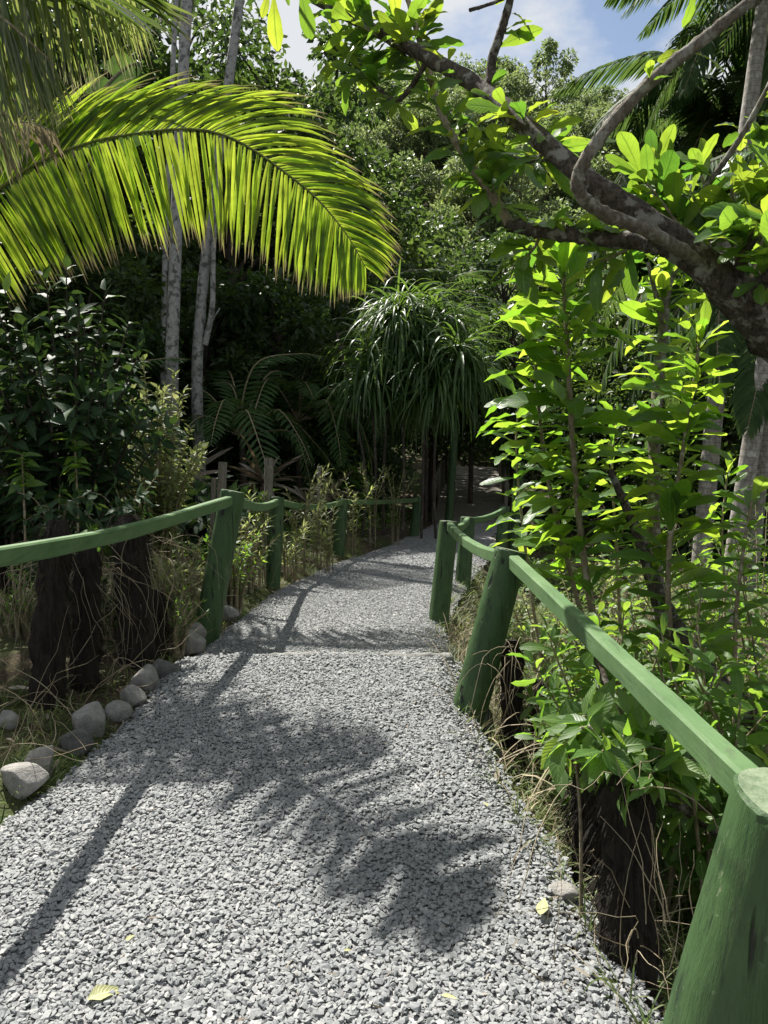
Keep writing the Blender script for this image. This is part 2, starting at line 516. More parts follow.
mb = MB()
ys = np.concatenate([np.arange(-.5, 4.08, .08), [4.13, 4.18, 4.23], np.arange(4.3, 17.01, .1)])
us = np.linspace(0, 1, 28)
rows = []
for y in ys:
    a = XL(y) - .05 + .05 * sin(y * 7) * .5; b = XR(y) + .03 + .03 * sin(y * 9 + 1)
    x = a + (b - a) * us
    z = pathz(y) + .012 * wob(x, np.full_like(x, y), .8) - .07 * (np.abs(us - .5) * 2) ** 10
    rows.append(np.stack([x, np.full_like(x, y), z], -1))
rows = np.array(rows); n1 = len(us)
i = (np.arange(len(ys) - 1)[:, None] * n1 + np.arange(n1 - 1)[None]).ravel()
mb.add(rows.reshape(-1, 3), np.stack([i, i + 1, i + n1 + 1, i + n1], -1))
tag(mb.build('gravel_path', MAT_PATH), kind='structure')


def stone_templates(k, npts=11):
    import bmesh
    out = []
    for _ in range(k):
        bm = bmesh.new()
        p = rng.normal(0, 1, (npts, 3)); p = nrm(p) * rng.uniform(.8, 1.1, (npts, 1)) * np.array([1, rng.uniform(.6, .9), rng.uniform(.45, .7)])
        for q in p: bm.verts.new(q)
        r = bmesh.ops.convex_hull(bm, input=bm.verts)
        bmesh.ops.delete(bm, geom=[g for g in r['geom_interior'] if isinstance(g, bmesh.types.BMVert)], context='VERTS')
        bmesh.ops.triangulate(bm, faces=bm.faces)
        bm.verts.index_update()
        out.append((np.array([v.co for v in bm.verts]), np.array([[v.index for v in f.verts] for f in bm.faces])))
        bm.free()
    return out


def rotmats(n):
    q = nrm(rng.normal(0, 1, (n, 4))); w, x, y, z = q.T
    return np.stack([np.stack([1 - 2 * (y * y + z * z), 2 * (x * y - z * w), 2 * (x * z + y * w)], -1), np.stack([2 * (x * y + z * w), 1 - 2 * (x * x + z * z), 2 * (y * z - x * w)], -1),
                     np.stack([2 * (x * z - y * w), 2 * (y * z + x * w), 1 - 2 * (x * x + y * y)], -1)], 1)


def flatrot(n):
    yaw = U(0, 2 * pi, n); a = NRM(.32, n); b = NRM(.32, n)
    z, o = np.zeros(n), np.ones(n)
    Rz = np.stack([np.stack([np.cos(yaw), -np.sin(yaw), z], -1), np.stack([np.sin(yaw), np.cos(yaw), z], -1), np.stack([z, z, o], -1)], 1)
    Rx = np.stack([np.stack([o, z, z], -1), np.stack([z, np.cos(a), -np.sin(a)], -1), np.stack([z, np.sin(a), np.cos(a)], -1)], 1)
    Ry = np.stack([np.stack([np.cos(b), z, np.sin(b)], -1), np.stack([z, o, z], -1), np.stack([-np.sin(b), z, np.cos(b)], -1)], 1)
    return Rx @ Ry @ Rz


def scatter_stones(mb, n, y0, y1, r0, r1, tm, lift=0.0):
    y = y0 + (y1 - y0) * rng.random(n)
    u = rng.random(n) * 1.06 - .03
    a, b = XL(y), XR(y)
    # keep density even across the changing width
    keep = rng.random(n) < (b - a) / np.max(b - a)
    y, u, a, b = y[keep], u[keep], a[keep], b[keep]
    x = a + (b - a) * u + NRM(.012, len(y))
    r = U(r0, r1, len(y)) * np.where(rng.random(len(y)) < .12, U(1.2, 1.6, len(y)), 1)
    edge = np.clip((np.abs(u - .5) * 2 - .9) / .13, 0, 1)
    z = pathz(y) + .012 * wob(x, y, .8) - .05 * edge + r * .25 + U(0, lift, len(y))
    tint = np.clip(rng.beta(2.2, 2.2, len(y)) * .9 + .04 + .10 * wob(x, y, .55), 0, 1)
    which = rng.integers(0, len(tm), len(y))
    for k, (tv, tf) in enumerate(tm):
        s = which == k; m = int(s.sum())
        if not m: continue
        v = np.einsum('nij,kj->nki', flatrot(m), tv) * r[s][:, None, None]
        v[..., 2] *= .75
        v += np.stack([x[s], y[s], z[s]], -1)[:, None]
        f = (tf[None] + (np.arange(m) * len(tv))[:, None, None]).reshape(-1, 3)
        mb.add(v, f, 0, np.repeat(tint[s], len(tv)), None, smooth=False)


ST = stone_templates(14); ST_LO = stone_templates(8, 7)
mb = MB()
scatter_stones(mb, 60000, 1.2, 4.115, .0072, .0122, ST, .006)
scatter_stones(mb, 52000, 4.17, 8.5, .007, .012, ST_LO, .006)
scatter_stones(mb, 16000, 8.5, 12.5, .010, .016, ST_LO, .006)
# stray stones kicked on to the verges
tag(mb.build('gravel', MAT_STONE), kind='stuff')

# pale buried edge of the step down
mb = MB()
e0, e1 = on_path(280, 652), on_path(452, 659)
n = 26
p = np.linspace(e0, e1, n); p[:, 1] = np.linspace(4.11, 4.10, n) + NRM(.008, n); p[:, 2] = pathz(np.full(n, 4.10)) - .014 + NRM(.006, n)
tube(mb, p, .034, 10, rough=.08)
tag(mb.build('kerb', MAT_KERB), kind='structure')

# ------------------------------------------------------------------ posts and rails
def add_post(mb, base, top, r, seg=26, sink=.35):
    base = np.asarray(base, float); top = np.asarray(top, float)
    ax = nrm(top - base); L = np.linalg.norm(top - base)
    ts = np.concatenate([[-sink], np.linspace(0, L - .02, 12), [L - .008, L]])
    x = nrm(np.cross(ax, [0, 1.0, .1])); y = np.cross(ax, x)
    th = np.linspace(0, 2 * pi, seg, endpoint=False)
    ph = U(0, 6); lob = 1 + .03 * np.sin(2 * th + ph) + .02 * np.sin(5 * th + ph * 2) - .05 * np.exp(-((th - 4.2 - .3 * sin(ph)) / .07) ** 2)
    rings = []
    for t in ts:
        rr = r * (1.06 - .08 * max(t, 0) / L) * lob * (1 + .006 * np.sin(t * 14 + th * 2))
        if t > L - .012: rr = rr - (.005 if t == L else .001) + rng.normal(0, .0012, seg)
        c = base + ax * t
        rings.append(c + rr[:, None] * (np.cos(th)[:, None] * x + np.sin(th)[:, None] * y))
    v = np.array(rings); n = len(ts)
    i = np.arange(n - 1)[:, None] * seg; j = np.arange(seg)[None]; j2 = (j + 1) % seg
    Q = np.stack([i + j, i + j2, i + seg + j2, i + seg + j], -1)
    mb.add(v[:-2].reshape(-1, 3), Q[:n - 3].reshape(-1, 4))
    mb.add(v[-3:].reshape(-1, 3), Q[:2].reshape(-1, 4), smooth=False)
    jj = np.arange(seg)
    mb.add(np.vstack([v[-1], v[-1].mean(0) + ax * .003]), np.stack([jj, (jj + 1) % seg, np.full(seg, seg)], -1), 1, smooth=False)


def add_rail(mb, pts, w=.05, h=.066, n=22, be=.007):
    p = catmull(pts, n)
    T = nrm(np.gradient(p, axis=0)); S = nrm(np.cross(T, [0, 0, 1.0])); Q = np.cross(S, T)
    a, b = w / 2, h / 2
    prof = [(-a + be, -b), (a - be, -b), (a, -b + be), (a, b - be), (a - be, b), (-a + be, b), (-a, b - be), (-a, -b + be)]
    v = np.array([[p[k] + S[k] * u * (1 + .03 * sin(k * 1.7)) + Q[k] * q * (1 + .03 * cos(k * 1.3)) for u, q in prof] for k in range(n)])
    i = np.arange(n - 1)[:, None] * 8; j = np.arange(8)[None]; j2 = (j + 1) % 8
    mb.add(v.reshape(-1, 3), np.stack([i + j, i + j2, i + 8 + j2, i + 8 + j], -1).reshape(-1, 4), smooth=False)
    for k, fl in ((0, 1), (n - 1, 0)):
        f = np.arange(8)[None]
        mb.add(v[k], f[:, ::-1] if fl else f, smooth=False)


def post_from(bpx, tpx, z=None):
    """base on the ground under one bearing, top at the same depth under another"""
    if z is None:
        b = on_path(*bpx); d = (b - EYE) @ FW
    else:
        d = z; b = W(bpx[0], bpx[1], z)
    return b, W(tpx[0], tpx[1], d)


def fence(name, label, posts, radii, rails):
    t = thing(name, posts[0][0], label, 'fence')
    for (b, tp), r in zip(posts, radii):
        m = MB(); add_post(m, b, tp, r); m.build('post', [MAT_PAINT, MAT_TOP], t)
    for pts in rails:
        m = MB(); add_rail(m, pts); m.build('rail', MAT_RAIL, t)
    return t


P1 = post_from((205, 640), (233, 491)); P2 = post_from((272, 586), (277, 497)); P3 = post_from((338, 557), (343, 499)); P4 = post_from((414, 536), (418, 497))
P0 = (np.array([-1.42, .95, gz(-1.42, .95)]), np.array([-1.50, 1.0, float(gz(-1.42, .95)) + .98]))


def below(top, dz, k=None):
    v = np.array(top, float); v[2] -= dz
    return v


def rail_between(a, b, dza, dzb, sag, off=(0, 0, 0)):
    a = below(a, dza); b = below(b, dzb); m = (a + b) / 2 + np.array([0, 0, -sag])
    return [a + .25 * 0, .5 * (a + m) + np.array([0, 0, -sag * .25]), m, .5 * (b + m) + np.array([0, 0, -sag * .25]), b]


zl = 2.55
mid_left = W(0, 555, zl)
left_rails = [catmull([below(P0[1], .12), mid_left, W(110, 537, 3.45), below(P1[1], .06)], 5),
              rail_between(P1[1], P2[1], .06, .05, .05), rail_between(P2[1], P3[1], .05, .04, .06), rail_between(P3[1], P4[1], .04, .05, .02)]
fence('rail_fence', 'green log post and rail fence along the stones left of the path', [P0, P1, P2, P3, P4], [.09, .085, .078, .075, .08], left_rails)

R0 = post_from((472, 700), (511, 550)); R1 = post_from((439, 618), (449, 521)); R2 = post_from((463, 580), (468, 517)); R3 = post_from((500, 552), (505, 506))
RN = (np.array([.50, 1.22, float(gz(.62, 1.2)) + .0]), W(800, 800, 1.22))
RN = (RN[1] + np.array([-.155, .04, -.98]), RN[1])
right_rails = [rail_between(RN[1], R0[1], .055, .045, .0), rail_between(R0[1], R1[1], .045, .035, .05), rail_between(R1[1], R2[1], .04, .03, .05), rail_between(R2[1], R3[1], .04, .04, .04)]
fence('rail_fence', 'green log post and rail fence right of the path beside bright saplings', [RN, R0, R1, R2, R3], [.101, .080, .077, .075, .078], right_rails)

# far boardwalk with its handrails
bz = float(pathz(17.0)) + .02
a0, b0 = np.array([XL(17.0) - .05, 17.0, bz]), np.array([XR(17.0) + .1, 17.0, bz])
dirn = nrm(np.array([1.05, 8.2, .22]))
sd = nrm(np.cross(dirn, [0, 0, 1.0]))
bt = thing('boardwalk', a0, 'shaded plank boardwalk with rustic handrails at the far end of the path', 'boardwalk')
m = MB(); wid = np.linalg.norm(b0 - a0)
for k in range(44):
    o = a0 + dirn * (k * .2); pl = np.array([o, o + sd * wid, o + sd * wid + dirn * .185, o + dirn * .185]); dz = NRM(.006)
    v = np.vstack([pl + [0, 0, dz], pl + [0, 0, dz - .05]])
    m.add(v, [(0, 1, 2, 3), (7, 6, 5, 4), (0, 4, 5, 1), (1, 5, 6, 2), (2, 6, 7, 3), (3, 7, 4, 0)], 0, rng.random(), smooth=False)
m.build('deck', BARK['stake'], bt)
for side in (0, 1):
    m = MB()
    o = a0 + sd * (wid if side else 0)
    tube(m, [o + dirn * t + np.array([0, 0, .85 + .02 * sin(t * 3)]) for t in np.linspace(.3, 9, 12)], .035, 7)
    m.build('handrail', BARK['stake'], bt)
    for t in (.3, 2.4, 4.6, 6.8, 9):
        m = MB(); tube(m, [o + dirn * t + np.array([0, 0, -.4]), o + dirn * t + np.array([0, 0, .9])], .045, 7); m.build('post', BARK['stake'], bt)
        if t < 9:
            m = MB(); tube(m, [o + dirn * t, o + dirn * (t + 1.05) + np.array([0, 0, .83])], .025, 6); tube(m, [o + dirn * (t + 2.1), o + dirn * (t + 1.05) + np.array([0, 0, .83])], .025, 6)
            m.build('brace', BARK['stake'], bt)
for px, py, tpy, r, z, lab in ((449, 515, 428, .085, 16.6, 'tall dark green pole standing left of the boardwalk entrance'), (514, 535, 462, .085, 14.2, 'dark green pole standing right of the boardwalk entrance')):
    b, t_ = W(px, py, z), W(px + 6, tpy, z)
    m = MB(); add_post(m, b, t_, r, 16, .6)
    tag(m.build('pole', [MAT_PAINT, MAT_TOP], loc=b), lab, 'pole')

# ------------------------------------------------------------------ rocks
def rock_mesh(size, seed, flat=.62, sub=4, ang=.13):
    import bmesh
    r = np.random.default_rng(seed)
    bm = bmesh.new(); bmesh.ops.create_icosphere(bm, subdivisions=sub, radius=1)
    v = np.array([q.co for q in bm.verts]); f = np.array([[q.index for q in fa.verts] for fa in bm.faces]); bm.free()
    k = r.normal(0, 1, (6, 3)); ph = r.uniform(0, 6, 6)
    d = sum(np.sin(v @ (k[j] * (1 + .5 * j)) + ph[j]) / (1 + j) for j in range(6))
    # a few flattened faces
    v = v * (1 + ang * d)[:, None]
    for _ in range(9):
        nrmv = nrm(r.normal(0, 1, 3)); lim = r.uniform(.62, .88); p = v @ nrmv
        v = v - np.maximum(p - lim, 0)[:, None] * nrmv * .95
    return v * np.asarray(size) * np.array([1, 1, flat]), f


def rock(px, py, w, h, label, seed, mat=MAT_ROCK, name='rock', z=None, rot=0.0, depth=.8, cat='rock', group=None):
    b = None
    for zz in np.arange(1.0, 20, .01):
        p = W(px, py, zz)
        if p[2] < gz(p[0], p[1]): b = p; break
    d = (b - EYE) @ FW
    sx = w / F * d / 2 * .78; sz = h / F * d / 2 * .88
    v, f = rock_mesh((1, 1, 1), seed, 1.0)
    v = v * np.array([sx, sx * depth, sz])
    c, s = cos(rot), sin(rot)
    v = np.stack([v[:, 0] * c - v[:, 2] * s, v[:, 1], v[:, 0] * s + v[:, 2] * c], -1)
    ctr = b + np.array([0, sx * .5, sz * .48])
    m = MB(); m.add(v + ctr, f)
    o = m.build(name, mat, loc=b)
    return tag(o, label, cat, group)


rock(18, 795, 62, 46, 'big flat grey rock at the left edge, lowest of the stones along the path', 1, rot=.1)
rock(38, 774, 40, 40, 'rounded grey rock with a mossy top between the lowest stone and the dark pitted one', 2, rot=-.2)
rock(74, 754, 46, 36, 'dark pitted rock leaning against the pointed grey stone', 3, MAT_ROCK2, rot=.4)
rock(88, 738, 40, 56, 'pointed upright grey stone on the left path edge, tallest in the row', 4, rot=.15)
rock(114, 722, 38, 30, 'oval grey stone between the pointed stone and a small round one', 5, rot=.1)
rock(133, 708, 34, 30, 'small round grey stone touching the big smooth one', 6)
rock(142, 694, 40, 46, 'smooth tan grey boulder below the black stumps, uppermost of the stone row', 7, rot=-.25)
rock(186, 656, 44, 40, 'angular grey slab leaning at the foot of the nearest left fence post', 8, rot=-.5)
rock(196, 645, 26, 34, 'upright grey stone right against the nearest left fence post', 9)
rock(228, 622, 30, 24, 'grey rock half hidden in weeds behind the nearest left fence post', 10)
rock(6, 730, 30, 32, 'grey rock in the shade at the left edge behind the grass', 11, MAT_ROCK)
rock(162, 680, 40, 30, 'dark hollow rock beside the smooth tan boulder', 12, MAT_ROCK2, rot=.3)
rock(480, 735, 40, 50, 'dark broken rock below the leaning fence post on the right edge', 13, MAT_ROCK2, rot=.2)
rock(492, 765, 28, 34, 'small dark rock just downhill of the broken rock on the right edge', 14, MAT_ROCK2)
rock(515, 782, 26, 22, 'flat dark edging stone beside dry grass on the right edge', 15, MAT_ROCK2)
rock(642, 985, 66, 40, 'flat tan stone at the foot of the big near post', 16, MAT_KERB, rot=.1)
rock(565, 905, 40, 22, 'low tan clod on the gravel edge beside the thin stalk', 17, MAT_ROCK, depth=1.0)
rock(610, 950, 46, 24, 'low crumbling tan stone on the gravel edge above the flat stone', 18, MAT_ROCK, depth=1.0)

# ------------------------------------------------------------------ fallen leaves on the gravel
def fallen(px, py, L, ang, label, tmpl=OVAT, mat='fallen'):
    p = on_path(px, py) + np.array([0, 0, .022]); m = MB()
    d = np.array([[cos(ang), sin(ang), .12]])
    leaves(m, [p], d, L, tmpl, tint=[.6], jit=.15)
    tag(m.build('fallen_leaf', LEAF[mat], loc=p), label, 'leaf', 'fallen leaves on the gravel')


fallen(88, 1008, .085, .55, 'long pale yellow leaf lying on the gravel at the bottom left')
fallen(540, 922, .07, 1.2, 'curled yellow green leaf on the gravel near the right edge stalk')
fallen(441, 1003, .04, -.3, 'small yellow green leaf at the bottom of the gravel', OVAT)
fallen(126, 948, .028, .9, 'tiny yellow leaf scrap above the long pale leaf')
fallen(344, 958, .02, .2, 'tiny yellow leaf speck in the bottom middle of the gravel')
fallen(488, 812, .03, 2.0, 'little olive leaf on gravel by the dry grass edge')
fallen(590, 985, .05, 2.4, 'dry tan leaf on the gravel edge beside the flat tan stone', LANC, 'dead')

# ------------------------------------------------------------------ plants
GOLD = 2.39996


def stem_leaves(P, D, Ls, pts, n, t0, t1, elev, L0, L1, droop=.2, ph=None, topfac=1.0):
    """phyllotaxis along one stem: fills lists of positions, directions and lengths"""
    pts = np.asarray(pts); T, X_, Y_ = frames(pts)
    seg = np.linspace(0, 1, len(pts))
    ph = U(0, 6.28) if ph is None else ph
    for k in range(n):
        t = t0 + (t1 - t0) * (k + U(-.3, .3)) / max(n - 1, 1); t = min(max(t, 0), 1)
        p = np.array([np.interp(t, seg, pts[:, c]) for c in range(3)])
        q = min(int(t * (len(pts) - 1)), len(pts) - 2)
        a = ph + k * GOLD + NRM(.25)
        e = radians(elev + (1 - t) * 12 + NRM(14))
        if t > .93: e *= .6
        out = cos(a) * X_[q] + sin(a) * Y_[q]
        d = sin(e) * out + cos(e) * T[q]; d[2] -= droop * U(.3, 1.3)
        P.append(p); D.append(d); Ls.append((L0 + (L1 - L0) * t) * U(.6, 1.2))


def plant(name, base, stems, label, cat, lmat, smat, tmpl, group=None, jit=.3, foliage='foliage', stemname='stem'):
    """stems: list of dict(pts, r0, r1, n, t0, elev, L0, L1, droop)"""
    t = thing(name, base, label, cat, group)
    P, D, Ls = [], [], []
    for s in stems:
        m = MB(); pts = catmull(s['pts'], s.get('k', 14))
        tube(m, pts, np.linspace(s['r0'], s['r1'], len(pts)), s.get('seg', 7), rough=.03, knob=s.get('knob', 0))
        m.build(stemname, smat, t)
        if s.get('n', 0):
            stem_leaves(P, D, Ls, pts, s['n'], s.get('t0', .2), 1.0, s.get('elev', 62), s['L0'], s['L1'], s.get('droop', .2))
    if P:
        m = MB(); leaves(m, P, D, Ls, tmpl, jit=jit, wscale=U(.75, 1.05, len(P)))
        m.build(foliage, lmat, t)
    return t


def W3(lst):
    return [W(*p) for p in lst]


# tall bright saplings beside the right fence
def down(p, z):  # carry a stem to the ground below it
    q = np.array(p, float); q[2] = float(gz(q[0], q[1])) - .05; return q


s1 = W3([(612, 720, 3.55), (590, 600, 3.6), (577, 500, 3.6), (570, 400, 3.6), (566, 320, 3.6), (563, 262, 3.6)])
s1b = W3([(600, 690, 3.62), (572, 580, 3.75), (548, 480, 3.8), (538, 400, 3.8), (534, 335, 3.8)])
b = down(s1[0], 0)
plant('sapling', b, [dict(pts=[b] + s1, r0=.022, r1=.009, n=112, t0=.40, elev=58, L0=.30, L1=.28, droop=.12, k=26),
                     dict(pts=[b + [.02, .05, 0]] + s1b, r0=.016, r1=.007, n=76, t0=.38, elev=60, L0=.28, L1=.24, droop=.14, k=22)],
      'tall bright green sapling with whorled long leaves, leftmost behind the right rail', 'sapling', LEAF['sap'], BARK['stem'], OBOV, jit=.35)
s2 = W3([(668, 700, 4.1), (655, 560, 4.1), (654, 480, 4.1), (657, 400, 4.1), (664, 320, 4.1), (668, 268, 4.1)])
b = down(s2[0], 0)
plant('sapling', b, [dict(pts=[b] + s2, r0=.045, r1=.020, n=86, t0=.38, elev=58, L0=.25, L1=.23, k=30, knob=.35, seg=10),
                     dict(pts=W3([(664, 330, 4.1), (655, 290, 4.1), (648, 262, 4.1)]), r0=.018, r1=.010, n=14, t0=.2, elev=60, L0=.15, L1=.14),
                     dict(pts=W3([(667, 290, 4.1), (678, 265, 4.1), (690, 250, 4.1)]), r0=.016, r1=.009, n=14, t0=.2, elev=60, L0=.15, L1=.14)],
      'knobbly thick stemmed sapling with forked top, under the big bough', 'sapling', LEAF['sap'], BARK['grey'], OBOV, jit=.35)
s3 = W3([(676, 720, 3.2), (668, 600, 3.2), (672, 520, 3.25), (683, 450, 3.3), (693, 390, 3.3), (700, 335, 3.3)])
b = down(s3[0], 0)
plant('sapling', b, [dict(pts=[b] + s3, r0=.016, r1=.006, n=112, t0=.2, elev=52, L0=.25, L1=.21, k=26)],
      'slim pale stemmed sapling with upswept bright leaves beside the grey palm trunk', 'sapling', LEAF['sap'], BARK['stem'], OBOV, jit=.35)
s4 = W3([(740, 760, 2.9), (735, 640, 3.0), (742, 560, 3.0), (752, 500, 3.0)])
b = down(s4[0], 0)
plant('sapling', b, [dict(pts=[b] + s4, r0=.012, r1=.005, n=50, t0=.2, elev=64, L0=.18, L1=.15, k=20)],
      'short leafy sapling at the right edge above the near post', 'sapling', LEAF['under'], BARK['stem'], OBOV, jit=.4)

for pts, r0, n, L, lab in (([(545, 690, 4.6), (532, 600, 4.7), (522, 520, 4.7), (516, 450, 4.7), (519, 395, 4.7)], .014, 40, .24, 'leafy sapling with drooping leaves reaching over the path end, left of the tallest sapling'),
                           ([(625, 740, 4.4), (620, 620, 4.5), (616, 540, 4.6), (612, 470, 4.6), (615, 420, 4.6)], .014, 44, .24, 'mid height leafy sapling between the leftmost sapling and the knobbly one'),
                           ([(720, 700, 4.8), (725, 600, 4.9), (722, 530, 5.0), (728, 470, 5.0)], .013, 44, .2, 'leafy sapling in front of the leaning grey palm trunk'),
                           ([(600, 800, 3.3), (603, 700, 3.4), (598, 640, 3.4), (592, 590, 3.4)], .010, 30, .18, 'low sapling leaning over the long right rail')):
    w_ = W3(pts); b = down(w_[0], 0)
    plant('sapling', b, [dict(pts=[b] + w_, r0=r0, r1=.005, n=n, t0=.5, elev=60, L0=L, L1=L * .9, k=20, droop=.15)], lab, 'sapling', LEAF['sap'], BARK['stem'], OBOV, jit=.4)

# leafy understorey bushes on the falling right bank
UB = [
    (590, 4.6, .95, .60, 'bushy green shrub behind the long right rail below the leftmost sapling', 'under', .11),
    (640, 4.2, .90, .55, 'bushy green shrub under the knobbly sapling behind the rail', 'under', .12),
    (705, 4.3, 1.05, .65, 'dense green shrub low on the bank right of the pale stemmed sapling', 'under', .11),
    (765, 4.2, 1.30, .70, 'dense leafy shrub at the right edge below the grey palm trunk', 'under', .11),
    (620, 3.1, .62, .40, 'low green bush right under the middle of the long rail', 'under', .11),
    (560, 3.9, .55, .38, 'small bright bush between leaning post and leftmost sapling', 'under', .10),
    (700, 2.9, .62, .42, 'low bush under the near end of the long rail', 'under', .11),
    (760, 3.2, .95, .45, 'green bush above the near post at the right edge', 'under', .12),
    (606, 3.05, 1.0, .34, 'sunlit bushy shrub just behind the middle of the long rail', 'under', .12),
    (660, 2.85, 1.1, .36, 'sunlit bushy shrub behind the rail right of the knobbly sapling stem', 'under', .12),
    (716, 2.7, 1.15, .36, 'sunlit bushy shrub behind the near end of the long rail', 'under', .12),
    (764, 2.65, 1.3, .36, 'sunlit tall bush at the right edge just above the near post', 'under', .12),
    (680, 5.6, 1.3, .9, 'leafy bush in the sun behind the saplings', 'under', .12),
    (755, 6.0, 1.5, .9, 'leafy bush in front of the grey palm trunks', 'under', .12),
    (540, 6.3, .70, .6, 'small leaved pale bush beyond the leaning post', 'yell', .06),
    (585, 7.2, .85, .8, 'small leaved pale green bush behind the fence among the saplings', 'yell', .07),
    (630, 8.2, 1.0, .9, 'pale green bush seen between the two tallest saplings', 'yell', .07),
    (700, 8.6, 1.2, 1.0, 'wide bush at the foot of the grey palm trunks', 'under', .12),
]
for px, z, h, sp, lab, lm, ll in UB:
    b = B(px, z); st = []
    for k in range(9):
        a = k * 2.4 + U(0, 1); r = sp * U(.35, 1)
        tip = b + np.array([cos(a) * r, sin(a) * r, h * U(.6, 1.05)])
        st.append(dict(pts=[b + np.array([cos(a), sin(a), 0]) * .03 - [0, 0, .04], b + (tip - b) * .5 + np.array([0, 0, h * .12]), tip], r0=.009, r1=.003, n=int(26 if ll > .09 else 40), t0=.15, elev=62, L0=ll, L1=ll * .85, k=8, seg=5))
    plant('shrub', b, st, lab, 'shrub', LEAF[lm], BARK['stem'], OBOV if ll > .09 else OVAT, jit=.5)

# leafy growth round and over the fern stumps
for px, py, z, h, sp_, ll, lm, lab in ((60, 548, 4.15, .42, .22, .10, 'shrub', 'dark leafy sprig growing on the thick left stump'), (128, 540, 4.5, .40, .22, .09, 'shrub', 'dark leafy sprig growing on the tallest left stump'), (92, 570, 4.3, .30, .2, .09, 'under', 'green leafy sprig on the middle left stump'),
                                       (612, 775, 2.15, .22, .20, .12, 'under', 'bright leafy sprig growing over the fat right stump'), (575, 770, 2.7, .25, .2, .11, 'under', 'bright leafy sprig over the slim right stump'), (655, 800, 2.1, .2, .16, .11, 'under', 'leafy sprig between the fat right stump and the near post')):
    b = W(px, py, z); st = []
    for k in range(9):
        a_ = k * GOLD; r_ = sp_ * U(.4, 1.1)
        st.append(dict(pts=[b, b + np.array([cos(a_) * r_ * .5, sin(a_) * r_ * .5, h * U(.4, .7)]), b + np.array([cos(a_) * r_, sin(a_) * r_, h * U(.1, .9)])], r0=.005, r1=.002, n=12, t0=.2, elev=58, L0=ll, L1=ll * .85, k=7, seg=5))
    plant('leafy_sprig', b, st, lab, 'plant', LEAF[lm], BARK['stem'], OVAT, jit=.4)

# thin stalk with drooping leaves by the gravel edge
b = on_path(571, 905); b[0] += .03
top = W(574, 742, (b - EYE) @ FW)
plant('young_plant', b, [dict(pts=[b - [0, 0, .05], (b + top) / 2 + [.008, 0, 0], top], r0=.006, r1=.004, n=0, L0=.1, L1=.1, k=8)], 'single thin stalk with a few hanging green leaves at the gravel edge', 'plant', LEAF['under'], BARK['stem'], OBOV)
m = MB(); leaves(m, [top] * 8, [(cos(a), sin(a), e) for a, e in zip(U(0, 6.28, 8), (-1.2, -1.5, -.6, .2, .3, -.2, .1, -1))], U(.10, .15, 8), OBOV)
o = bpy.data.objects[[x.name for x in bpy.data.objects if x.name.startswith('young_plant')][-1]]
m.build('foliage', LEAF['under'], o)

# ------------------------------------------------------------------ big leaning tree with the boughs across the top right
root = np.array([2.35, 2.1, float(gz(2.35, 2.1)) - .1])
tree = thing('bough_tree', root, 'rough barked tree leaning in from the right with boughs crossing the top of the view', 'tree')
main = catmull([root, root + [.05, .12, .7], root + [-.2, .28, 1.25]] + W3([(830, 390, 2.75), (760, 318, 2.7), (700, 262, 2.65), (640, 215, 2.6), (590, 183, 2.6), (530, 130, 2.75), (480, 88, 2.95), (430, 58, 3.2), (370, 28, 3.5), (300, -8, 3.8), (230, -45, 4.1)]), 64)
rad = np.interp(np.linspace(0, 1, 64), [0, .23, .31, .385, .46, .54, .615, .69, .77, .92, 1], [.15, .098, .072, .055, .042, .035, .033, .032, .028, .020, .016])
m = MB(); tube(m, main, rad, 18, rough=.07, knob=.22); m.build('trunk', BARK['bough'], tree)
LIMB = [
    ('grey', [(700, 262, 2.62), (650, 232, 2.5), (600, 211, 2.42), (581, 195, 2.36), (578, 177, 2.33), (594, 146, 2.3), (646, 86, 2.27), (700, 42, 2.25), (752, 0, 2.22), (810, -50, 2.2)], .021, .017, .22),
    ('bough', [(690, 252, 2.66), (650, 243, 2.75), (600, 238, 2.85), (549, 232, 3.0), (509, 226, 3.15)], .036, .024, .15),
    ('twig', [(511, 226, 3.15), (495, 200, 3.2), (475, 172, 3.25), (455, 140, 3.3), (440, 110, 3.35), (425, 60, 3.4), (408, 0, 3.5), (395, -40, 3.55)], .021, .010, .05),
    ('bough', [(490, 92, 2.92), (492, 60, 2.92), (500, 35, 2.9), (508, 8, 2.88), (516, -25, 2.85)], .020, .013, .10),
    ('grey', [(704, 190, 2.9), (722, 165, 2.85), (745, 130, 2.8), (772, 80, 2.75), (790, 40, 2.7)], .012, .009, .05),
    ('bough', [(735, 290, 2.68), (741, 262, 2.6), (752, 240, 2.55), (775, 215, 2.5)], .022, .015, .10),
    ('bough', [(750, 305, 2.68), (760, 285, 2.55), (790, 262, 2.45)], .030, .022, .10),
    ('bough', [(430, 58, 3.2), (398, 100, 3.4), (370, 80, 3.55), (345, 55, 3.65)], .012, .007, .05),
    ('bough', [(560, 155, 2.7), (520, 160, 3.1), (490, 150, 3.35)], .016, .008, .1),
    ('bough', [(470, 10, 2.5), (490, 4, 2.55), (520, -8, 2.6)], .006, .005, .1),
    # lower arms coming out of the bank
    ('bough', [(880, 820, 2.6), (790, 745, 2.75), (720, 690, 2.95), (665, 610, 3.3), (640, 540, 3.5), (610, 470, 3.6)], .075, .014, .10),
    ('bough', [(860, 900, 2.5), (760, 850, 2.55), (700, 815, 2.6), (640, 770, 2.75), (612, 700, 2.9), (590, 640, 3.1)], .042, .012, .12),
]
limbs_w = []
for mk, pts, r0, r1, kn in LIMB:
    p = catmull(W3(pts), 9 * len(pts)); limbs_w.append(p)
    m = MB(); tube(m, p, np.linspace(r0, r1, len(p)), 11, rough=.045, knob=kn * 1.6); m.build('branch', BARK[mk], tree)
P, D, Ls = [], [], []


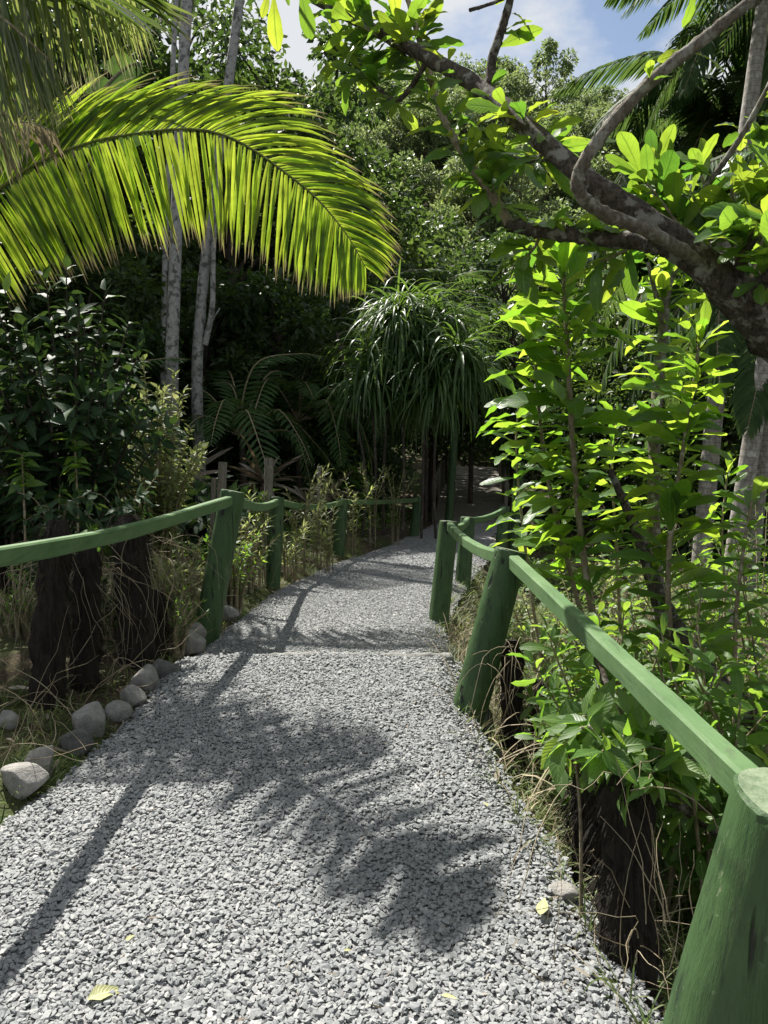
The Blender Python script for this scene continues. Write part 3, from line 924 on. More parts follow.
def tufts(pts, t0, t1, n, per, L, zup=.35):
    pts = np.asarray(pts); sg = np.linspace(0, 1, len(pts))
    for k in range(n):
        t = U(t0, t1); p = np.array([np.interp(t, sg, pts[:, c]) for c in range(3)])
        az = U(0, 6.28)
        for q in range(rng.integers(2, per + 1)):
            a = az + NRM(.9); d = np.array([cos(a), sin(a), zup + NRM(.45)])
            P.append(p + nrm(d) * .02); D.append(d); Ls.append(L * U(.6, 1.25))


tufts(main, .60, .80, 14, 4, .13); tufts(main, .80, 1.0, 20, 4, .14); tufts(main, .62, .70, 2, 3, .12)
tufts(limbs_w[0], .55, 1.0, 3, 3, .10)
tufts(limbs_w[1], .5, 1.0, 8, 4, .15); tufts(limbs_w[2], 0, 1, 40, 4, .14); tufts(limbs_w[3], .2, 1, 7, 3, .13)
tufts(limbs_w[4], 0, 1, 10, 3, .13); tufts(limbs_w[5], .3, 1, 10, 4, .16); tufts(limbs_w[6], .4, 1, 6, 4, .16)
tufts(limbs_w[7], .1, 1, 18, 4, .15); tufts(limbs_w[8], .1, 1, 14, 4, .15); tufts(limbs_w[10], .3, 1, 20, 3, .12); tufts(limbs_w[11], .3, 1, 14, 3, .12)
m = MB(); leaves(m, P, D, Ls, OBOV, jit=.45); m.build('crown', LEAF['bough'], tree)
# leafy twigs that fill the fork on the right
for k, (px, py, tx, ty, z) in enumerate([(700, 262, 640, 175, 2.85), (715, 265, 690, 190, 2.9), (740, 270, 730, 185, 2.85), (690, 255, 625, 205, 3.0), (750, 280, 768, 190, 2.8), (650, 232, 655, 165, 2.95), (725, 262, 745, 205, 2.9), (640, 240, 600, 262, 2.9), (715, 250, 700, 170, 3.0), (735, 260, 760, 160, 2.95), (680, 245, 665, 190, 3.0), (760, 280, 752, 225, 2.8), (540, 235, 520, 262, 3.05), (410, 60, 350, 20, 3.4), (420, 70, 395, 25, 3.3)]):
    tw = catmull(W3([(px, py, z + .02), ((px + tx) / 2 + 4, (py + ty) / 2, z + .05), (tx, ty, z)]), 10)
    m = MB(); tube(m, tw, np.linspace(.008, .004, 10), 6); br = m.build('branch', BARK['twig'], tree)
    P, D, Ls = [], [], []
    stem_leaves(P, D, Ls, tw, 17, .2, 1, 48, .18, .17, .0)
    m = MB(); leaves(m, P, D, Ls, OBOV, jit=.4); m.build('foliage', LEAF['bough'], br)
# near sprig hanging in from above
b = W(262, -60, 1.75)
sp = catmull(W3([(236, -43, 4.05), (246, -90, 3.3), (256, -100, 2.4), (262, -60, 1.78), (266, -25, 1.74), (272, -4, 1.73)]), 24)
t = thing('hanging_sprig', b, 'near sprig of yellow green leaves hanging in from the top edge', 'sprig')
m = MB(); tube(m, sp, .004, 6); m.build('stem', BARK['twig'], t)
m = MB(); leaves(m, W3([(270, -8, 1.73), (274, -6, 1.73), (300, -12, 1.73)]), [(-.25, 0, -.6), (-.05, .12, -1), (.22, .1, -1)], [.052, .100, .098], OBOV, jit=.1, up=(0, -1, .2), tint=[.9, .8, .2]); m.build('foliage', LEAF['bough'], t)
b = W(690, -40, 1.9)
t = thing('hanging_sprig', b, 'single near leaf hanging from the top edge in front of the sky at the right', 'sprig')
m = MB(); tube(m, catmull(W3([(812, -52, 2.2), (750, -90, 2.05), (700, -70, 1.92), (692, -30, 1.9), (693, -8, 1.9)]), 20), .004, 6); m.build('stem', BARK['twig'], t)
m = MB(); leaves(m, W3([(694, -12, 1.9)]), [(.05, .1, -1)], [.075], OBOV, jit=.1, up=(.3, -1, .2), tint=[.3]); m.build('foliage', LEAF['bough'], t)

# ------------------------------------------------------------------ palms
def frond_mesh(mb, rach, S1, S2, nl, Lmax, wid, droop1, droop2, r0=.03, t0=.06, tang=(.45, .8), nseg=7, lmats=(0, 1), profL=None, fold=.3, jit=.045, l2=1.0):
    """rachis curve plus leaflets down both sides; S1 and S2 are the two sides' directions"""
    pts = catmull(rach, 40) if len(rach) != 40 else np.asarray(rach)
    tube(mb, pts, np.linspace(r0, r0 * .18, 40), 8, mat=lmats[1])
    T = nrm(np.gradient(pts, axis=0)); sg = np.linspace(0, 1, 40)
    tt = np.linspace(t0, .995, nl) + NRM(.002, nl)
    p = np.stack([np.interp(tt, sg, pts[:, c]) for c in range(3)], -1)
    Tt = nrm(np.stack([np.interp(tt, sg, T[:, c]) for c in range(3)], -1))
    prof = np.interp(tt, [0, .08, .3, .6, .85, 1], [.35, .7, 1, .95, .62, .20]) if profL is None else profL(tt)
    for S, dr, tg, lf in ((S1, droop1, tang[0], 1.0), (S2, droop2, tang[1], l2)):
        S = np.asarray(S, float)
        Sv = nrm(S[None] - Tt * np.sum(S[None] * Tt, 1, keepdims=True) * .6)
        g = (tg + .9 * np.clip(tt - .75, 0, 1) * 2)[:, None]
        d = Sv + Tt * g + rng.normal(0, jit, (nl, 3))
        N = np.cross(Sv, Tt); N = np.where(N[:, 2:3] < 0, -N, N)
        ribbons(mb, p, d, lf * Lmax * prof * U(.9, 1.06, nl), wid * np.interp(tt, [0, .3, .8, 1], [.7, 1, .9, .5]), dr * U(.8, 1.2, nl), nseg, fold, lmats[0], None, N)


palm_base = np.array([-5.3, 7.3, float(gz(-5.3, 7.3))])
heart = palm_base + [.0, .1, 2.75]
palm = thing('coconut_palm', palm_base, 'young coconut palm at the left whose sunlit yellow green frond arches over the path', 'palm')
m = MB(); tube(m, catmull([palm_base - [0, 0, .2], palm_base + [0, 0, .8], palm_base + [-.02, .05, 1.6], heart], 14), np.linspace(.24, .13, 14), 14, rough=.02); m.build('trunk', BARK['palm'], palm)
# the sunlit frond
zf = 7.3
r1 = [heart] + W3([(-60, 235, 7.35), (0, 188, 7.35), (50, 157, 7.3), (120, 136, 7.25), (215, 132, 7.1), (298, 182, 6.95), (342, 228, 6.85), (366, 268, 6.8)])
m = MB(); frond_mesh(m, r1, (.06, -.22, -1.0), (.12, .14, .93), 170, 1.20, .040, .22, .80, .020, .16, (.22, 1.25), 8, fold=.35, jit=.06, l2=.95)
o = m.build('frond', [LEAF['coco'], BARK['rachis']], palm); o['label'] = 'sunlit yellow green frond arching over the path'
# fronds whose leaflets fill the upper left
def above(px, py, t):
    return on_path(px, py) + SUN * t


r2 = [heart] + [above(*q) for q in ((110, 665, 5.9), (200, 722, 5.5), (300, 783, 5.05), (390, 850, 4.65), (440, 895, 4.45), (466, 926, 4.35))]
m = MB(); frond_mesh(m, r2, (-.25, -1.0, -.10), (.45, .75, -.10), 46, .52, .076, .25, .25, .040, .22, (.60, .95), 6, jit=.13, profL=lambda t: np.interp(t, [0, .1, .4, .7, .88, 1], [.5, .9, 1, .85, .5, .16]))
m.build('frond', [LEAF['coco_dark'], BARK['stem']], palm)
for k, a in enumerate((2.2, 2.9, 3.6, 4.3)):
    d = np.array([cos(a), sin(a), 0]); rr = [heart, heart + d * 1.2 + [0, 0, 1.1], heart + d * 2.6 + [0, 0, 1.2], heart + d * 3.6 + [0, 0, .3]]
    s_ = nrm(np.cross(d, [0, 0, 1]))
    m = MB(); frond_mesh(m, rr, s_ + [0, 0, -.3], -s_ + [0, 0, -.3], 60, .9, .045, .8, .8, .034, .1, (.5, .5), 5)
    m.build('frond', [LEAF['coco_dark'], BARK['stem']], palm)
# dead grey sprays hanging off the crown shaft
m = MB()
rr = catmull(W3([(-80, 150, 6.6), (-20, 128, 6.5), (25, 122, 6.4), (55, 132, 6.4)]), 40)
frond_mesh(m, rr, (.10, -.2, -1), (.5, .2, -.6), 20, .50, .030, .8, .8, .012, .1, (.2, .5), 6, jit=.28)
o = m.build('frond', [LEAF['dead'], BARK['stake']], palm); o['label'] = 'dead grey frond drooping at the crown'


# taller coconut palm further back whose leaflets comb down over the upper left
pb2 = np.array([-5.9, 5.6, float(gz(-5.9, 5.6))]); hb2 = pb2 + [.25, .1, 4.3]
palm2 = thing('coconut_palm', pb2, 'taller coconut palm whose dark thin leaflets comb down in the upper left corner', 'palm')
m = MB(); tube(m, catmull([pb2 - [0, 0, .2], pb2 + [.05, 0, 2], pb2 + [.15, .05, 4], hb2], 16), np.linspace(.22, .12, 16), 14, rough=.02); m.build('trunk', BARK['palm'], palm2)
for pts, nl, ll, s1, s2 in (([(-260, -50, 5.6), (-150, -75, 5.4), (-50, -70, 5.2), (50, -48, 5.2), (135, -5, 5.2)], 170, 1.15, (.42, -.1, -.9), (.26, .25, -.95)),
                            ([(-280, 0, 5.7), (-180, -25, 5.5), (-90, -20, 5.3), (-10, 10, 5.2), (55, 65, 5.2)], 150, 1.05, (.50, -.1, -.85), (.38, .2, -.9)),
                            ([(-280, 70, 5.7), (-180, 50, 5.5), (-100, 55, 5.4), (-40, 80, 5.3), (10, 118, 5.3)], 60, .9, (.45, -.1, -.9), (.3, .2, -.9))):
    m = MB(); frond_mesh(m, [hb2] + W3(pts), s1, s2, nl, ll, .019, .22, .25, .036, .10, (.10, .05), 8, profL=lambda t: np.interp(t, [0, .2, .6, .85, 1], [.8, 1.05, 1, .7, .35]), jit=.10)
    m.build('frond', [LEAF['comb'], BARK['stem']], palm2)
for k, a in enumerate((3.3, 4.0, 4.8)):
    d = np.array([cos(a), sin(a), 0]); rr = [hb2, hb2 + d * 1.2 + [0, 0, 1.1], hb2 + d * 2.6 + [0, 0, 1.2], hb2 + d * 3.6 + [0, 0, .3]]
    s_ = nrm(np.cross(d, [0, 0, 1]))
    m = MB(); frond_mesh(m, rr, s_ + [0, 0, -.3], -s_ + [0, 0, -.3], 60, .9, .045, .8, .8, .034, .1, (.5, .5), 5); m.build('frond', [LEAF['coco_dark'], BARK['stem']], palm2)


pb3 = B(20, 14.0); hb3 = W(30, -170, 14.0)
palm3 = thing('coconut_palm', pb3, 'tall coconut palm deep in the forest with vertical leaflets hanging at the top left', 'palm')
m = MB(); tube(m, catmull([pb3 - [0, 0, .2], pb3 * .6 + hb3 * .4, hb3], 16), np.linspace(.19, .11, 16), 12, rough=.02); m.build('trunk', BARK['palm'], palm3)
m = MB(); frond_mesh(m, [hb3] + W3([(80, -200, 14), (140, -140, 13.9), (180, -60, 13.8), (196, -10, 13.8)]), (.05, -.1, -1), (-.1, .2, -1), 60, 1.9, .05, .2, .2, .03, .2, (.05, .02), 7, jit=.06)
m.build('frond', [LEAF['coco_dark'], BARK['stem']], palm3)
for k, a in enumerate((2.0, 2.8, 3.6, 4.4)):
    d = np.array([cos(a), sin(a), 0]); rr = [hb3, hb3 + d * 1.2 + [0, 0, 1.1], hb3 + d * 2.6 + [0, 0, 1.2], hb3 + d * 3.6 + [0, 0, .3]]
    s_ = nrm(np.cross(d, [0, 0, 1]))
    m = MB(); frond_mesh(m, rr, s_ + [0, 0, -.3], -s_ + [0, 0, -.3], 60, .9, .045, .8, .8, .034, .1, (.5, .5), 5); m.build('frond', [LEAF['coco_dark'], BARK['stem']], palm3)


def frond_proto(name, L, arch, drop, nl, lw, ll, seed_mat, dr=.6, vee=-.15):
    rr = [np.array([0, 0, 0]), np.array([L * .3, 0, arch * .75]), np.array([L * .62, 0, arch]), np.array([L * .88, 0, arch - drop * .55]), np.array([L, 0, arch - drop])]
    m = MB(); frond_mesh(m, rr, (0, 1, vee), (0, -1, vee), nl, ll, lw, dr, dr, .02, .12, (.55, .55), 4)
    return m


def make_palm(name, base, height, nf, L, label, cat='palm', group=None, trunk_r=.11, lean=(0, 0), fm='palm', protos=None, bark='palm', upr=.25, lw=.045, ll=.55, nl=34, dr=.7):
    t = thing(name, base, label, cat, group)
    top = np.asarray(base) + np.array([lean[0], lean[1], height])
    if height > .3:
        m = MB(); p = catmull([np.asarray(base) - [0, 0, .2], np.asarray(base) + [lean[0] * .3, lean[1] * .3, height * .5], top], 16)
        tube(m, p, np.linspace(trunk_r * 1.15, trunk_r * .8, 16), 12, rough=.015); m.build('trunk', BARK[bark], t)
    meshes = []
    for k in range(3):
        mm = frond_proto('frond', L * (1 - .12 * k), L * (.28 - .1 * k), L * (.45 + .1 * k), nl, lw, ll, fm, dr)
        o = mm.build('frond', [LEAF[fm], BARK['stem']], None); meshes.append(o.data)
        bpy.data.objects.remove(o)
    for k in range(nf):
        o = bpy.data.objects.new('frond', meshes[k % 3]); COL.objects.link(o); o.parent = t
        o.location = top - np.asarray(base)
        f = k / max(nf - 1, 1)
        o.rotation_euler = (NRM(.25), -radians(55 - 75 * f) * upr * 2 + NRM(.1), k * GOLD + NRM(.2))
        s = U(.85, 1.1); o.scale = (s, s, s)
    return t


# grey palms in the right background
b = B(722, 9.6)
make_palm('grey_palm', b, 8.4, 15, 2.6, 'leaning grey ringed palm trunk at the right edge behind the saplings', trunk_r=.10, lean=(1.5, .4), ll=.6)
b = B(696, 11.0)
make_palm('grey_palm', b, 9.8, 15, 2.6, 'upright grey palm trunk half hidden behind the slim sapling', trunk_r=.11, lean=(.6, .4), ll=.6)
for px, z, h, lean, lab in ((748, 13.5, 9.0, (.2, 0), 'dark feathery palm with hanging fronds under the sky at the upper right'), (705, 16.0, 8.0, (-.2, 0), 'dark feathery palm lower left of the tallest one at the upper right'),
                            (785, 11.5, 4.6, (0, 0), 'dark shaggy palm crown behind the grey forked limb at the right'), (650, 20.5, 7.0, (.3, 0), 'lower shaggy palm in front of the forested hill on the right')):
    make_palm('feather_palm', B(px, z), h, 26, 3.1, lab, trunk_r=.13, lean=lean, ll=.75, nl=70, lw=.06, dr=1.5, upr=.35)

# white mottled trunks in the left middle distance: slim palms with crowns above the view
for pts, r, lab in (([(172, 392, 12.2), (174, 300, 12.2), (178, 180, 12.2), (187, 0, 12.2)], .105, 'thicker white mottled palm trunk in front of the dark forest'),
                    ([(197, 394, 12.8), (200, 320, 12.8), (209, 230, 12.8), (237, 20, 12.8)], .095, 'leaning white palm trunk with a low fork right of the mottled one'),
                    ([(163, 392, 12.9), (164, 300, 12.9), (168, 180, 12.9), (176, 0, 12.9)], .05, 'thin white trunk just left of the thicker mottled one')):
    w = W3(pts); b = w[0].copy(); b[2] = float(gz(b[0], b[1]))
    t = thing('slim_palm', b, lab, 'palm')
    d = w[-1] - w[-2]; top = w[-1] + nrm(d) * 13.0
    m = MB(); pp = catmull([b - [0, 0, .2]] + w + [w[-1] + nrm(d) * 6, top], 30); tube(m, pp, np.linspace(r * 1.05, r * .7, 30), 12, rough=.02)
    m.build('trunk', BARK['mott'], t)
    if 'fork' in lab:
        m = MB(); tube(m, catmull(W3([(205, 345, 12.75), (212, 310, 12.7), (213, 270, 12.7), (214, 240, 12.7), (222, 120, 12.7)]), 14), np.linspace(.05, .035, 14), 9)
        tube(m, catmull(W3([(209, 330, 12.7), (214, 318, 12.6), (220, 308, 12.6)]), 6), .012, 6); m.build('branch', BARK['mott'], t)
    mm = frond_proto('frond', 1.9, .5, .9, 30, .05, .5, 'palm', .8); o = mm.build('frond', [LEAF['palm'], BARK['stem']]); me = o.data; bpy.data.objects.remove(o)
    for k in range(9):
        o = bpy.data.objects.new('frond', me); COL.objects.link(o); o.parent = t; o.location = top - b
        o.rotation_euler = (NRM(.2), -radians(50 - 8 * k) + NRM(.1), k * GOLD)

# ------------------------------------------------------------------ strap-leaved clump and other middle distance plants
def strap_clump(name, heads, stems, label, cat, lm, L, w, per, droop, stem_r=.03, bark='dark'):
    base = stems[0][0]
    t = thing(name, base, label, cat)
    for s in stems:
        m = MB(); tube(m, catmull(s, 10), stem_r, 7, rough=.05); m.build('stem', BARK[bark], t)
    m = MB()
    for h in heads:
        n = int(per * U(.5, 1.2)); a = U(0, 6.28, n); e = U(-.5, 1.15, n)
        d = np.stack([np.cos(a) * np.cos(e), np.sin(a) * np.cos(e), np.sin(e)], -1)
        ribbons(m, np.repeat(h[None], n, 0) + d * .03, d, L * U(.4, 1.2, n), w * U(.6, 1.2, n), droop * U(.4, 1.5, n), 8, .3, twist=.25)
    m.build('foliage', LEAF[lm], t)
    return t


hz = 13.0
heads = [W(415 + NRM(22), 322 + NRM(16), hz + NRM(.35)) for _ in range(12)] + [W(415 + (px - 412) * .8, py + 16, hz + NRM(.3)) for px, py in ((352, 335), (372, 305), (410, 292), (442, 312), (468, 335), (462, 365), (358, 362), (395, 335), (425, 345), (440, 372), (380, 372), (410, 380), (372, 352), (450, 345), (346, 372), (475, 360))]
st = []
for px in (362, 372, 384, 402, 421, 436):
    b = B(px, hz + NRM(.3)); st.append([b - [0, 0, .1], (b + W(px + 4, 400, hz)) / 2 + [NRM(.04), 0, 0], W(px + NRM(10), 340 + NRM(12), hz)])
strap_clump('strap_leaf_clump', heads, st, 'huge dark clump of drooping strap leaves on thin stems in the centre behind the fence', 'plant', 'strap', 1.12, .036, 125, 3.0, .024, 'dark')

# tall banana like leaves behind the frond
b = B(70, 10.4)
t = thing('banana_plant', b, 'broad torn banana leaf standing dark behind the sunlit frond', 'plant')
m = MB(); tube(m, [b - [0, 0, .2], b + [0, 0, 1.2], b + [.05, 0, 2.3]], np.linspace(.11, .06, 3), 10); m.build('stem', BARK['stem'], t)
for pts, w in (([(68, 200, 10.4), (75, 150, 10.3), (100, 95, 10.2), (125, 68, 10.2), (142, 62, 10.2)], .62), ([(68, 200, 10.4), (100, 150, 10.2), (140, 118, 10.1), (172, 110, 10.0)], .5), ([(68, 200, 10.4), (40, 140, 10.3), (20, 100, 10.3), (8, 110, 10.2)], .5)):
    m = MB(); c = catmull(W3(pts), 26)
    T = nrm(np.gradient(c, axis=0)); S = nrm(np.cross(T, [0.15, -1, .25]))
    n = len(c); prof = np.interp(np.linspace(0, 1, n), [0, .2, .35, .6, .85, 1], [.02, .03, .7, 1, .8, .05]) * w * .5
    for sgn in (-1, 1):
        v = np.stack([c + np.zeros_like(c), c + S * (prof * .5)[:, None] * sgn + [0, -.02, -.02], c + S * prof[:, None] * sgn + np.array([0, -.04, -.09]) + rng.normal(0, .012, (n, 3))], 1)
        uv = np.zeros((n, 3, 3)); uv[:, :, 0] = (0, .5, 1); uv[:, :, 1] = np.linspace(0, 1, n)[:, None]
        i = np.arange(n - 1)[:, None] * 3; q = np.array([(0, 1, 4, 3), (1, 2, 5, 4)])
        keep = np.ones(n - 1, bool); keep[rng.integers(8, n - 3, 3)] = False
        f = (i[keep][:, None, :] * np.ones((1, 1, 4), int) + q[None]).reshape(-1, 4)
        m.add(v.reshape(-1, 3), f, 0, .4, uv.reshape(-1, 3))
    tube(m, c, np.linspace(.03, .008, n), 6, mat=1)
    m.build('leaf', [LEAF['ban'], BARK['stem']], t)

# dark glossy shrub at the left with its big leaves
def bush(name, base, h, spread, nst, nleaf, L, label, lm, tmpl, smat='dark', group=None, elev=66, droop=.35, low=.25, cat='shrub', top=1.0):
    st = []
    for k in range(nst):
        a = k * GOLD + U(-.3, .3); r = spread * np.sqrt((k + .5) / nst); hh = h * (1 - .35 * (r / spread) ** 2) * U(.7, 1.05)
        tip = np.asarray(base) + np.array([cos(a) * r, sin(a) * r, hh])
        st.append(dict(pts=[np.asarray(base) + np.array([cos(a), sin(a), 0]) * .05 - [0, 0, .06], np.asarray(base) + (tip - base) * [.45, .45, .6], tip], r0=.018, r1=.004, n=nleaf, t0=low, elev=elev, L0=L, L1=L * .85, droop=droop, k=9, seg=6))
    return plant(name, base, st, label, cat, LEAF[lm], BARK[smat], tmpl, group, jit=.4)


bush('shrub', B(78, 5.7), 2.45, .80, 46, 46, .17, 'tall dark shrub with big glossy leaves behind the left rail', 'shrub', OVAT)
bush('shrub', B(8, 6.2), 2.1, .75, 34, 36, .16, 'dark glossy shrub at the left edge beside the taller one', 'shrub', OVAT)
bush('shrub', B(160, 7.1), 2.0, .50, 40, 60, .095, 'airy yellow green small leaved shrub just above the left rail', 'yell', OVAT, 'stem', droop=.1)
for px, py, z, lab in ((75, 448, 4.9, 'whorl of sunlit pale green leaves on a thin stem in front of the dark shrub'), (22, 462, 4.8, 'pair of pale green leaf whorls at the left edge in front of the dark shrub')):
    b = B(px, z); tp = W(px, py - 8, z)
    plant('young_plant', b, [dict(pts=[b - [0, 0, .05], (b + tp) / 2 + [.02, 0, 0], tp], r0=.010, r1=.005, n=26, t0=.82, elev=80, L0=.13, L1=.12, droop=.5, k=10)], lab, 'plant', LEAF['under'], BARK['stem'], OVAT)
for k, (px, z, h, s, lm, ll, tm, lab) in enumerate([
        (20, 4.5, .5, .28, 'under', .07, LANC, 'low leafy weed at the left edge before the black stumps'), (92, 4.35, .42, .24, 'shrub', .07, OVAT, 'low dark weed between the first two black stumps'), (112, 4.9, .6, .26, 'under', .07, LANC, 'leafy weed in the gap right of the middle black stump'),
        (172, 4.75, .4, .24, 'under', .06, LANC, 'low green weed between the tallest stump and the nearest post'), (66, 5.0, .7, .3, 'shrub', .09, OVAT, 'dark leafy weed behind the thick left stump'),
        (185, 6.0, .62, .32, 'yell', .08, LANC, 'sunlit narrow leaved weed left of the nearest left post'), (232, 6.2, .75, .30, 'under', .07, OVAT, 'leafy bush between the first two left posts'),
        (245, 7.1, .9, .32, 'yell', .09, LANC, 'tall pale weed behind the rail between the first two left posts'), (165, 5.2, .5, .3, 'yell', .10, LANC, 'low pale weed beside the black stumps')]):
    bush('weed', B(px, z), h, s, 14, 24, ll, lab, lm, tm, 'stem', cat='weed', droop=.15, elev=50)
# upright feathery weeds along the far side of the left fence
for k, (px, z, h, lab) in enumerate([(300, 8.6, 1.25, 'tall pale feathery weed right of the second left post'), (318, 9.2, 1.2, 'leaning pale weed just before the third left post'), (290, 8.0, .8, 'short pale weed at the foot of the second left post'),
                                     (352, 10.6, 1.1, 'feathery weed behind the third left post'), (372, 11.5, 1.3, 'greenish feathery weed before the strap leaf clump'), (395, 12.0, 1.3, 'dark green feathery weed below the strap leaf clump'),
                                     (330, 8.7, .8, 'dry pale weed between the second and third left posts'), (262, 7.6, 1.0, 'straggling weed beside the grey stake')]):
    b = B(px, z); st = []
    for q in range(7):
        a = U(0, 6.28); r = U(.05, .4); tip = b + np.array([cos(a) * r, sin(a) * r, h * U(.6, 1)])
        st.append(dict(pts=[b + np.array([cos(a), sin(a), 0]) * .05 - [0, 0, .05], b + (tip - b) * [.3, .3, .6], tip], r0=.007, r1=.003, n=30, t0=.25, elev=42, L0=.12, L1=.09, droop=.05, k=8, seg=5))
    plant('weed', b, st, lab, 'weed', LEAF['yell' if k < 4 or k == 6 else 'grass'], BARK['stem'], LANC)

# grey stakes behind the left fence
for (bx, by), (tx, ty), z, r, lab in (((216, 540), (223, 462), 8.0, .045, 'weathered grey stake left of the second left fence post'), ((266, 540), (269, 458), 8.4, .048, 'tall weathered grey stake behind the second left fence post'),
                                      ((208, 535), (214, 478), 8.2, .025, 'thin leaning grey stick beside the weathered stake'), ((318, 520), (319, 466), 10.5, .03, 'short grey stick in the dark behind the pale weeds')):
    a, c = W(bx, by, z), W(tx, ty, z); a[2] = float(gz(a[0], a[1])) - .1
    m = MB(); tube(m, np.linspace(a, c, 8), r, 10, rough=.03); tag(m.build('wooden_stake', BARK['stake'], loc=a), lab, 'stake')

# bromeliads and broad leaves on the shady forest floor
for px, z, s, lab in ((265, 11.0, .75, 'brownish bromeliad rosette in the shade right of the white trunks'), (308, 11.6, .6, 'small brown bromeliad below the larger rosette'), (185, 10.4, .7, 'brown strappy rosette at the foot of the white trunks'), (330, 12.4, .6, 'brown rosette left of the strap leaf clump')):
    b = B(px, z); h0 = b + [0, 0, .9 if s > .65 else .6]
    strap_clump('bromeliad', [h0], [[b - [0, 0, .1], (b + h0) / 2, h0]], lab, 'plant', 'brom', s, .075, 34, .7, .05)
for px, z, h, lab in ((240, 9.4, .8, 'broad leaved dark plant above the grey stakes'), (120, 8.6, 1.3, 'broad leaved dark plant behind the yellow green shrub'), (345, 15.0, 1.8, 'sunlit leafy shrub glimpsed left of the strap leaf clump'), (205, 9.8, 1.0, 'dark broad leaved plant at the foot of the leaning white trunk')):
    bush('shrub', B(px, z), h, .6, 14, 18, .26, lab, 'under' if 'sunlit' in lab else 'shrub', OVAT, 'dark')

# shade palms in the forest
SP = [(120, 12.5, 1.2, 'arching shade palm left of the white trunks'), (245, 13.5, 1.6, 'dark shade palm right of the white trunks'), (300, 14.5, 2.0, 'dark feathery shade palm behind the tip of the sunlit frond'), (335, 16.5, 2.6, 'feathery palm above and left of the strap leaf clump'),
      (40, 11.0, 1.0, 'shade palm behind the dark glossy shrub'), (425, 17.5, 3.2, 'feathery palm above the strap leaf clump'), (470, 19.5, 3.4, 'feathery palm above the boardwalk'), (385, 19.0, 4.2, 'taller feathery palm rising over the strap leaf clump'), (350, 21.0, 5.4, 'tall feathery palm right of the sunlit frond'), (445, 22.5, 5.2, 'tall sunlit palm below the knobbly bough')]
for px, z, h, lab in SP:
    make_palm('shade_palm', B(px, z), h, 15, 1.9, lab, trunk_r=.06, ll=.42, nl=26, lw=.05, bark='dark', upr=.5, dr=.5)

# ------------------------------------------------------------------ trees
def tree_proto(name, H, R, base_h, nl, leaf, lm, label, cat='tree', group=None, tr=.14, bark='dark', loc=(0, 0, 0), tmpl=SIMP, flat=.75, lean=(0, 0), nclump=26, spread=.34):
    t = thing(name, loc, label, cat, group); o = np.asarray(loc, float)
    m = MB(); top = np.array([lean[0], lean[1], H * .8])
    tp = catmull([[0, 0, -.3], [lean[0] * .2 + NRM(.1), NRM(.1), H * .3], [lean[0] * .6 + NRM(.15), lean[1] * .6, H * .58], top], 14)
    tube(m, tp + o, np.linspace(tr * 1.2, tr * .35, 14), 9, rough=.04)
    ctr = []
    for k in range(nclump):
        u = (k + .5) / nclump; zc = base_h + (H - base_h) * (u ** .9)
        rr = R * np.sqrt(max(.05, 1 - ((zc - (base_h + (H - base_h) * .45)) / ((H - base_h) * .62)) ** 2)) * U(.5, 1.0)
        a = k * GOLD + NRM(.3)
        c = np.array([lean[0] * zc / H + cos(a) * rr, lean[1] * zc / H + sin(a) * rr, zc])
        ctr.append(c)
        s0 = min(max(zc - R * .5, base_h * .7), H * .75); st_ = np.array([np.interp(s0, tp[:, 2], tp[:, q]) for q in range(3)])
        tube(m, catmull([st_ + o, (st_ + c) / 2 + [0, 0, .12 * R] + o, c + o], 6), np.linspace(tr * .32, tr * .06, 6), 5, cap=False)
    m.build('trunk', BARK[bark], t)
    ctr = np.array(ctr)
    n = nl; w = rng.integers(0, nclump, n); sz = rng.uniform(.6, 1.3, nclump)[w] * R * spread
    off = rng.normal(0, 1, (n, 3)); off = nrm(off) * (rng.random((n, 1)) ** .45) * sz[:, None] * np.array([1, 1, flat])
    pos = ctr[w] + off
    d = nrm(off) * .8 + rng.normal(0, .5, (n, 3)) + [0, 0, -.25]
    m = MB(); leaves(m, pos + o, d, leaf * U(.6, 1.3, n), tmpl, tint=np.clip(rng.random(nclump)[w] * .6 + rng.random(n) * .4, 0, 1), jit=.7)
    m.build('crown', LEAF[lm], t)
    return t


